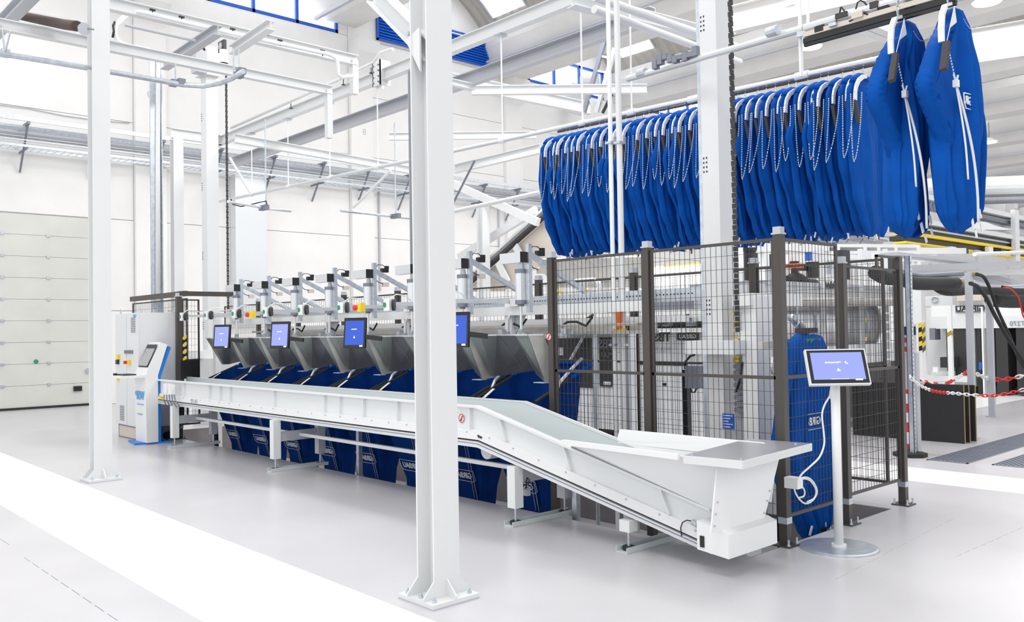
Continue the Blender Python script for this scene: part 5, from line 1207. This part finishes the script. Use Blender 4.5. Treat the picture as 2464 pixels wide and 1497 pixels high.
# storage bridge with yellow edge, left part
BR = thing('storage_bridge', 'black and yellow edged overhead storage bridge seen left of the wide white column', 'bridge', tuple(W(1640, 660, y=13)))
for py0, py1, mm in ((636, 640, 'yellow'), (640, 652, 'mblack'), (655, 664, 'yellow'), (668, 676, 'yellow')):
    face_box(BR, 'side_rail', mm, 1572, py0+ (4 if mm == 'mblack' else 0), 1705, py1, 13, .2)
face_box(BR, 'support', 'steel_white', 1576, 640, 1590, 700, 12.8, .1)
# round white tank / press
TK = thing('press_tank', 'white rounded press housing behind the right half of the front fence', 'machine', (W(1640, 720, y=12).x, 12.6, 0))
p = W(1650, 740, y=12.6); m = B(); m.tube((p.x-.9, 12.6, p.z), (p.x+1.0, 12.6, p.z), .75, 28); m.build('drum', 'white', TK)
face_box(TK, 'base', 'steel_white', 1590, 780, 1700, 980, 12.2, 1, zmin=0)
# ---- tunnel washer with stainless drum on the right
WX = -6.2
TW = thing('tunnel_washer', 'long washing machine with a shiny stainless drum behind the right side fence', 'machine', (WX, 11, 0))
a, b = W(1895, 785, x=WX), W(2128, 785, x=WX)
m = B(); m.tube((WX-.6, a.y, a.z+.02), (WX-.6, b.y, b.z+.02), .52, 36); m.sm = True; m.build('drum', 'stainless', TW)
for s in (.30, .62, .85, 1.0):
    y = a.y+(b.y-a.y)*s; m = B(); m.tube((WX-.6, y, a.z+.02), (WX-.6, y+.06, a.z+.02), .55, 36); m.build('drum_hoop', 'galv' if s < .9 else 'brushed', TW)
side_box(TW, 'top_housing', 'steel_white', 1840, 690, 2160, 722, WX, 1.2)
side_box(TW, 'top_channel', 'lgrey', 1840, 683, 2160, 692, WX, 1.25, .04)
m = B(); m.tube(W(1900, 728, x=WX+.1), W(2150, 726, x=WX+.1), .07, 12); m.build('top_pipe', 'brushed', TW)
side_box(TW, 'lower_panel', 'steel_white', 1840, 832, 2165, 880, WX, 1.1, .02)
side_box(TW, 'dark_skirt', 'mblack', 1840, 880, 2165, 965, WX, 1.1, .03, zmin=.15)
for px, py in ((2080, 770), (2080, 816)):
    p = W(px, py, x=WX+.05)
    for k in range(3): q = B(); q.box(WX+.04, p.y-.09+.06*k, p.z-.03, WX+.05, p.y-.045+.06*k, p.z+.03); q.build('hazard_mark', 'yellow' if k % 2 == 0 else 'black', TW)
for px in (1968, 2060, 2120): side_box(TW, 'frame_post', 'steel_white', px, 600, px+8, 885, WX, .08, .1)
for k in range(6): side_box(TW, 'ladder_rung', 'alu', 2110, 752+22*k, 2132, 756+22*k, WX, .03, .14)
p = W(2002, 687, x=WX+.06); text('GIRBAU', .14, (WX+.055, p.y, p.z), (0,1,0), (0,0,1), 'mblack', TW, bold=.003)
# pumps, motors and hoses on top
TP_ = thing('pump_group', 'group of motors, valves and a black hose on top of the washing machine', 'machine', tuple(W(1930, 660, x=WX-.3)))
rr = random.Random(3)
for k, (px, py, rx, ln, mm) in enumerate(((1912, 645, 9, 26, 'mblack'), (1945, 618, 8, 18, 'plug_blue'), (1955, 652, 14, 34, 'mblack'), (1985, 650, 14, 20, 'galv'), (1852, 660, 10, 24, 'lgrey'), (2035, 660, 10, 26, 'mblack'), (1805, 640, 14, 70, 'mblack'), (2010, 640, 9, 24, 'alu'))):
    c = W(px, py, x=WX-.3); s = (c-CAM).dot(FW)/FPX; m = B(); m.tube(c+Vector((0,0,ln*s*.5)), c-Vector((0,0,ln*s*.5)), rx*s, 16); m.tube(c+Vector((0,0,ln*s*.5)), c+Vector((0,0,ln*s*.62)), rx*s*1.15, 16); m.build('motor', mm, TP_)
m = B(); m.path(smooth([W(px, py, x=WX-.2) for px, py in ((1895, 676), (1912, 668), (1928, 672), (1940, 682), (1960, 684))]), .075, 10); m.build('hose', 'rubber', TP_)
for k in range(10):
    c = W(1900+26*k, 622+rr.uniform(-6, 40), x=WX-.4); m = B(); m.cbox(c, .1, rr.uniform(.12, .3), rr.uniform(.08, .3)); m.build('control_box', ['white', 'mblack', 'steel_white', 'alu'][k % 4], TP_)
p = W(1912, 640, x=WX-.2); m = B(); m.cbox(p, .2, .18, .06); m.build('valve', 'orange', TP_)
# white gantry behind
for i, (px0, px1, py, h) in enumerate(((1790, 2200, 596, 8), (1990, 2320, 604, 6), (1900, 2240, 622, 5))):
    a, b = W(px0, py, x=-8.2), W(px1, py, x=-8.2); m = B(); m.bar(a, b, .1, .14); tag(m.build('gantry_beam', 'white', None, tuple(a)), ['upper white gantry beam just under the hanging bags', 'middle white gantry beam right of the corner fence post', 'lower white gantry beam above the washing machine'][i], 'beam')
for k, px in enumerate((1790, 1838, 2010, 2075, 2108, 2150, 2205)):
    a = W(px, 590, x=-8.2); m = B(); m.box(-8.28, a.y-.07, 0, -8.14, a.y+.07, a.z); tag(m.build('gantry_post', 'white', None, (-8.2, a.y, 0)), 'white gantry post standing behind the washing machine, %s from the left' % ['first', 'second', 'third', 'fourth', 'fifth', 'sixth', 'seventh'][k], 'post', 'gantry posts behind the washing machine')
G2 = thing('machine_row', 'white machine housings with black openings in the background under the hanging bags', 'machine', tuple(W(2150, 620, x=-10)))
for k, (px0, py0, px1, py1, mm) in enumerate(((1995, 598, 2045, 640, 'white'), (2052, 595, 2092, 640, 'steel_white'), (2100, 600, 2140, 632, 'white'), (2150, 602, 2180, 640, 'white'), (2060, 607, 2075, 618, 'mblack'), (2160, 606, 2176, 616, 'mblack'), (1792, 610, 1870, 640, 'mblack'), (2110, 608, 2126, 620, 'mblack'))):
    side_box(G2, 'housing' if mm != 'mblack' else 'opening', mm, px0, py0, px1, py1, -9.6, .5 if mm != 'mblack' else .02, 0 if mm != 'mblack' else .02)
p = W(2127, 607, x=-9.5); m = B(); m.cbox(p, .05, .3, .1); m.build('blue_lid', 'plug_blue', G2)
# right: storage racks with yellow rails
RK = thing('storage_rack', 'pale steel storage rack with black bays and yellow rails at the far right', 'rack', tuple(W(2400, 560, x=-9)))
RXx = -9.0
for py0, py1, mm, off in ((496, 507, 'steel_white', .1), (552, 562, 'steel_white', .12), (513, 522, 'drain', 0), (566, 582, 'mblack', 0), (583, 590, 'yellow', .1), (592, 602, 'mblack', 0), (604, 608, 'yellow', .1), (570, 574, 'galv', .05)):
    side_box(RK, 'shelf_rail' if mm != 'mblack' else 'dark_bay', mm, 2170, py0+(0 if mm == 'x' else 0), 2520, py1-(0), RXx, .3, off)
for px in (2424,): side_box(RK, 'upright', 'steel_white', px, 500, px+14, 640, RXx, .12, .2)
side_box(RK, 'upper_wall', 'steel_white', 2340, 520, 2520, 550, RXx, .1, -.2)
m = B(); v = [W(px, py, x=RXx+.1) for px, py in ((2340, 553), (2350, 532), (2375, 535), (2395, 543), (2420, 549), (2440, 553))]; m.prism(v, (-.3, 0, 0)); m.build('plastic_wrap', 'label_white', RK)
for k in range(9): c = W(2200+30*k, 600+4*(k % 3), x=RXx+.15); m = B(); m.cbox(c, .1, .35, .13); m.build('machine_part', ['white', 'mblack', 'lgrey'][k % 3], RK)
# ceiling ducts at right
DT = thing('ceiling_duct', 'long shiny white ducts and pipes crossing below the far roof beams at right', 'duct', tuple(W(2400, 455, y=30)))
for py, r_, mm in ((452, .30, 'steel_white'), (464, .14, 'alu'), (474, .12, 'drain'), (482, .10, 'brushed'), (489, .08, 'drain')):
    a, b = W(2000, py+8, y=30), W(2520, py-8, y=30); m = B(); m.tube(a, b, r_, 16); m.build('pipe', mm, DT)
# horizontal service trays at right (608-650)
TY = thing('service_tray', 'pale grey cable tray and white pipe running right from the fence cage', 'cable tray', tuple(W(2300, 615, x=-5.2)))
side_box(TY, 'tray', 'lgrey', 2160, 617, 2350, 624, -5.2, .25); 
m = B(); m.tube(W(2345, 612, x=-5.2), W(2500, 606, x=-5.2), .035, 10); m.build('white_pipe', 'white', TY)
m = B(); m.bar(W(2160, 648, x=-5.0), W(2500, 632, x=-5.0), .08, .09); m.build('beam', 'lgrey', TY)
m = B(); m.bar(W(2160, 660, x=-5.4), W(2460, 655, x=-5.4), .3, .10); m.build('beam', 'steel_white', TY)
for i, (a, b) in enumerate((((2230, 640), (2310, 662)), ((2320, 632), (2250, 618)), ((2330, 665), (2480, 700)), ((2360, 660), (2480, 690)))):
    m = B(); m.bar(W(*a, x=-5.6), W(*b, x=-5.6), .06, .09); m.build('cross_tube', 'lgrey', TY)
# black insulated pipes
def pipe(nm, pts, r_, mm, label, cat='pipe', x=-4.6, end=None):
    T = thing(nm, label, cat, tuple(W(*pts[0], x=x))); m = B(); m.path(smooth([W(a, b, x=x) for a, b in pts]), r_, 12); m.build('tube', mm, T)
    if end:
        m = B(); m.path([W(a, b, x=x) for a, b in end[0]], end[1], 10); m.build('fitting', end[2], T)
    return T
pipe('insulated_pipe', [(2105, 655), (2130, 668), (2170, 672), (2205, 682), (2300, 682)], .085, 'rubber', 'thick black insulated pipe right of the fence cage, ending in a brass fitting', end=([(2300, 680), (2325, 681), (2332, 682)], .04, 'board_edge'))
pipe('insulated_pipe', [(2170, 655), (2200, 662), (2230, 664), (2320, 658)], .035, 'drain', 'thin grey pipe above the black insulated pipe', end=([(2318, 658), (2350, 660)], .035, 'board_edge'), x=-4.7)
pipe('insulated_pipe', [(2255, 690), (2275, 700), (2310, 700), (2345, 698), (2480, 702)], .07, 'rubber', 'lower black insulated pipe running to the right edge', x=-4.9)
pipe('insulated_pipe', [(2385, 722), (2430, 726), (2490, 726)], .11, 'rubber', 'thickest black insulated pipe at the right edge', x=-5.2)
pipe('steel_pipe', [(2335, 680), (2380, 692), (2430, 694), (2490, 690)], .05, 'galv', 'shiny pipe with valves above the black pipes at the right edge', x=-4.9)
pipe('black_hose', [(2350, 660), (2366, 666), (2380, 690), (2400, 745), (2430, 810), (2450, 860), (2470, 895)], .022, 'rubber', 'upper black hose looping down from the pipe fitting at right', 'hose', x=-4.3)
pipe('black_hose', [(2335, 682), (2352, 690), (2372, 715), (2392, 755), (2420, 805), (2448, 848), (2475, 890)], .026, 'rubber', 'lower black hose looping down from the black pipe at right', 'hose', x=-4.1)
pipe('red_hose', [(2415, 692), (2432, 695), (2448, 712), (2456, 735), (2462, 760), (2475, 780)], .012, 'red', 'thin red hose at the right edge', 'hose', x=-4.6)
pipe('black_hose', [(2412, 690), (2440, 698), (2455, 730), (2470, 760)], .02, 'rubber', 'short black hose beside the red hose', 'hose', x=-4.62)
# columns at right
def rpost(px0, px1, pytop, px, py, label, mm='lgrey', haz=None, plate=True):
    f = W(px, py, z=0); a = W(px0, 850, y=f.y); b = W(px1, 850, y=f.y); x0, x1 = sorted((a.x, b.x)); w_ = (x1-x0)*.5; T = thing('steel_post', label, 'post', tuple(f))
    cx = (x0+x1)/2; zt = W((px0+px1)/2, pytop, y=f.y).z; m = B(); m.box(cx-w_/1.4, f.y-w_/1.6, 0, cx+w_/1.4, f.y+w_/1.6, zt); m.build('shaft', mm, T)
    if plate: m = B(); m.box(cx-w_*1.3, f.y-w_*1.3, 0, cx+w_*1.3, f.y+w_*1.3, .015); m.build('base_plate', mm, T)
    if haz:
        n = 6; 
        for k in range(n):
            z = W(px0, haz[1]+(haz[0]-haz[1])*(k+.5)/n, y=f.y).z; h = (W(px0, haz[0], y=f.y).z-W(px0, haz[1], y=f.y).z)/n/2
            for xx, mn in ((cx+w_/1.4, 'x'),):
                q = B(); q.slab([(xx+.001, f.y-w_/1.6, z-h-.02), (xx+.001, f.y+w_/1.6, z-h+.04), (xx+.001, f.y+w_/1.6, z+h+.04), (xx+.001, f.y-w_/1.6, z+h-.02)], .003); q.build('hazard_stripe', 'yellow' if k % 2 else 'black', T)
            q = B(); q.slab([(cx-w_/1.4, f.y-w_/1.6-.001, z-h-.02), (cx+w_/1.4, f.y-w_/1.6-.001, z-h+.03), (cx+w_/1.4, f.y-w_/1.6-.001, z+h+.03), (cx-w_/1.4, f.y-w_/1.6-.001, z+h-.02)], .003); q.build('hazard_stripe', 'yellow' if k % 2 else 'black', T)
    return T
rpost(2198, 2228, 640, 2215, 985, 'thick white machine post with yellow and black stripes, right of the galvanised post', 'white', (780, 846))
rpost(2280, 2295, 735, 2288, 975, 'thin white post with a small hazard mark, between the thick post and the grey ones', 'white', (798, 808))
rpost(2325, 2346, 655, 2343, 1056, 'grey-violet steel post nearest the black boards', 'lgrey')
rpost(2374, 2394, 700, 2386, 1003, 'grey-violet steel post right of the black boards', 'lgrey')
rpost(2430, 2446, 740, 2438, 942, 'grey-violet steel post with yellow and black stripes at the right edge', 'lgrey', (792, 838))
face = thing('lintel', 'white lintel between the striped white post and the thin white post', 'beam', tuple(W(2260, 725, y=15.5)))
face_box(face, 'bar', 'white', 2226, 712, 2292, 735, 15.5, .2); p = W(2249, 721, y=15.48); m = B(); m.path([p+Vector((.05*math.cos(t_), 0, .05*math.sin(t_))) for t_ in [2*PI*i/10 for i in range(11)]], .012, 5); m.build('ring', 'galv', face)
# back machine with dark doors and lettering
YB = 20.0
BM = thing('washer_extractor', 'large white laundry machine with tall black doors in the right background', 'machine', tuple(W(2350, 900, y=YB)))
face_box(BM, 'upper_body', 'white', 2240, 722, 2500, 786, YB, 2); face_box(BM, 'middle_band', 'steel_white', 2240, 760, 2500, 790, YB, 1.5, .03)
face_box(BM, 'black_door', 'mblack', 2296, 788, 2332, 905, YB, 2); face_box(BM, 'black_door', 'mblack', 2350, 790, 2364, 960, YB, 2); face_box(BM, 'black_door', 'mblack', 2395, 788, 2428, 950, YB, 2); face_box(BM, 'black_door', 'mblack', 2444, 788, 2500, 950, YB, 2)
face_box(BM, 'light_column', 'white', 2364, 740, 2374, 950, YB, .5, .1); face_box(BM, 'light_column', 'steel_white', 2334, 790, 2348, 930, YB, 1); face_box(BM, 'inner_panel', 'steel_white', 2228, 740, 2280, 930, YB+.6, 1); face_box(BM, 'low_frame', 'steel_white', 2215, 905, 2330, 918, YB-.5, .4)
face_box(BM, 'dark_base', 'mblack', 2230, 930, 2500, 958, YB+.4, 1, zmin=.02); face_box(BM, 'screen_box', 'drain', 2236, 790, 2250, 818, YB-.1, .3); face_box(BM, 'hatch', 'label_white', 2244, 884, 2256, 896, YB-.55, .1); face_box(BM, 'hose_box', 'mblack', 2262, 860, 2292, 885, YB-.4, .4)
face_box(BM, 'blue_cover', 'plug_blue', 2355, 872, 2362, 890, YB-.1, .08); face_box(BM, 'white_box', 'white', 2240, 895, 2330, 935, YB+.1, .3)
p = W(2334, 743, y=YB-.06); q = B(); pa, pb = W(2299, 736, y=YB-.03), W(2369, 751, y=YB-.03); q.box(pa.x, YB-.04, pb.z, pb.x, YB-.03, pa.z); bd = q.build('logo_border', 'drain', BM); q = B(); q.box(pa.x+.03, YB-.045, pb.z+.03, pb.x-.03, YB-.04, pa.z-.03); q.build('logo_field', 'white', BM)
text('GIRBAU', .17, (p.x, YB-.05, p.z), (1,0,0), (0,0,1), 'mblack', BM, bold=.006)
p = W(2452, 779, y=YB-.05); text('ST270', .14, (p.x, YB-.05, p.z), (1,0,0), (0,0,1), 'drain', BM)
face_box(BM, 'beige_panel', 'beige', 2294, 705, 2360, 724, YB-.2, .3)
# socket panel and wall behind fence right
SP_ = thing('power_socket', 'white socket panel with blue and red plugs beside the galvanised post', 'socket panel', tuple(W(2185, 815, y=10.4)))
face_box(SP_, 'backing', 'lgrey', 2168, 780, 2206, 960, 10.45, .1, zmin=0); face_box(SP_, 'panel', 'label_white', 2169, 781, 2206, 849, 10.4, .05); face_box(SP_, 'display_field', 'navy', 2170, 786, 2204, 806, 10.4, .01, .01)
for px, py, mm in ((2175, 818, 'plug_blue'), (2188, 818, 'red'), (2175, 840, 'plug_blue'), (2188, 841, 'red')):
    p = W(px, py, y=10.38); m = B(); m.tube(p, p+Vector((0, -.05, 0)), .035, 14); m.build('plug_socket', mm, SP_)
# galvanised post with chain, boards, delineator
gx, gy = -4.30, 10.23
GP = thing('galvanised_post', 'slim galvanised post standing beside the black boards, holding the red and white chain', 'post', (gx, gy, 0))
m = B(); m.box(gx-.03, gy-.03, 0, gx+.03, gy-.024, 2.34).box(gx-.03, gy-.03, 0, gx-.024, gy+.03, 2.34).box(gx+.024, gy-.03, 0, gx+.03, gy+.03, 2.34); m.build('profile', 'galv', GP)
m = B()
for k in range(45): m.box(gx+.0305, gy-.01, .05+.05*k, gx+.031, gy+.01, .07+.05*k)
stuff(m.build('slots', 'drain', GP))
def board(px0, px1, py0, py1, y, label, ed):
    a = W(px0, 940, y=y); b = W(px1, 940, y=y); T = thing('black_board', label, 'board', (a.x, y, 0)); z = W(px1, py0, y=y).z
    m = B(); m.box(a.x, y, 0, b.x, y+.02, z); m.build('sheet', 'board', T); m = B(); m.box(b.x, y-.001, 0, b.x+.006, y+.021, z); m.build('raw_edge', 'board_edge', T); return T
bx = W(2316, 1068, z=0)
board(2050, 2318, 927, 1068, bx.y, 'large black board leaning nearest, its raw edge towards the right', 1)
board(2200, 2330, 927, 1062, bx.y+.16, 'second black board behind the large one', 1); board(2210, 2345, 927, 1060, bx.y+.34, 'third black board at the back of the stack', 1)
dx, dy = W(2190, 1098, z=0).x, W(2190, 1098, z=0).y
DL = thing('delineator_post', 'red and white striped barrier post on a black rubber foot', 'barrier post', (dx, dy, 0))
m = B(); m.prism([(dx+.19*math.cos(a), dy+.17*math.sin(a), 0) for a in [PI/8+PI/4*i for i in range(8)]], (0, 0, .045)); m.add([], []); m.build('rubber_foot', 'rubber', DL)
m = B(); m.tube((dx, dy, .045), (dx, dy, .09), .11, 8, .05); m.build('foot_cone', 'rubber', DL)
zs = [.09, .17, .36, .52, .68, .83, .99, 1.06]
zt = W(2183, 937, y=dy).z; sc = (zt-.09)/(zs[-1]-.09)
for i in range(7):
    za, zb_ = .09+(zs[i]-.09)*sc, .09+(zs[i+1]-.09)*sc; m = B(); m.tube((dx, dy, za), (dx, dy, zb_), .036, 16); m.build('stripe', 'red' if i % 2 == 0 else 'label_white', DL)
def chainlinks(pts, label, x=None, y=None, seg=8, r_=.006, L=.06, start=0):
    P = smooth([Vector(p) for p in pts], 12); T = thing('barrier_chain', label, 'chain', tuple(P[0])); d = 0; acc = 0; k = 0; last = P[0]; links = [[], []]
    cur = [P[0]]; out = []
    tot = 0
    pos = [0]
    for a, b in zip(P[:-1], P[1:]): pos.append(pos[-1]+(b-a).length)
    def atd(s):
        for i in range(len(P)-1):
            if pos[i+1] >= s: return P[i].lerp(P[i+1], (s-pos[i])/(pos[i+1]-pos[i]+1e-9))
        return P[-1]
    s = 0; k = 0; mbs = {}
    while s < pos[-1]-L*.7:
        a, b = atd(s), atd(s+L); c = (a+b)/2; dr = (b-a).normalized(); sd = dr.cross(Vector((0,0,1))).normalized() if k % 2 else dr.cross(dr.cross(Vector((0,0,1)))).normalized()
        col = (k//seg+start) % 2; mb = mbs.setdefault((k//seg), (B(), col))[0]
        hl = L*.62; hw = L*.28; ring = [c+dr*hl*math.cos(t_)+sd*hw*math.sin(t_) for t_ in [2*PI*i/9 for i in range(10)]]
        mb.path(ring, r_, 5); s += L*.85; k += 1
    for kk, (mb, col) in mbs.items(): mb.build('chain_section', 'red' if col else 'label_white', T)
    return T
def cpts(l): return [W(px, py, y=yy) for px, py, yy in l]
chainlinks(cpts([(2190, 908, 10.15), (2215, 928, 10.3), (2250, 942, 10.7), (2300, 947, 11.2), (2360, 952, 11.4), (2410, 950, 11.5), (2470, 936, 11.6)]), 'nearer red and white barrier chain sagging in front of the black boards', seg=9, r_=.007)
chainlinks(cpts([(2190, 906, 10.2), (2218, 918, 11.5), (2250, 925, 13), (2280, 922, 14), (2330, 893, 15.2)]), 'farther red and white barrier chain rising to the grey post', seg=7, r_=.012, L=.09, start=0)
chainlinks(cpts([(2350, 900, 15), (2380, 911, 15.4), (2420, 913, 15.6), (2470, 902, 15.8)]), 'red and white barrier chain between the grey posts at the right edge', seg=5, r_=.012, L=.10, start=0)
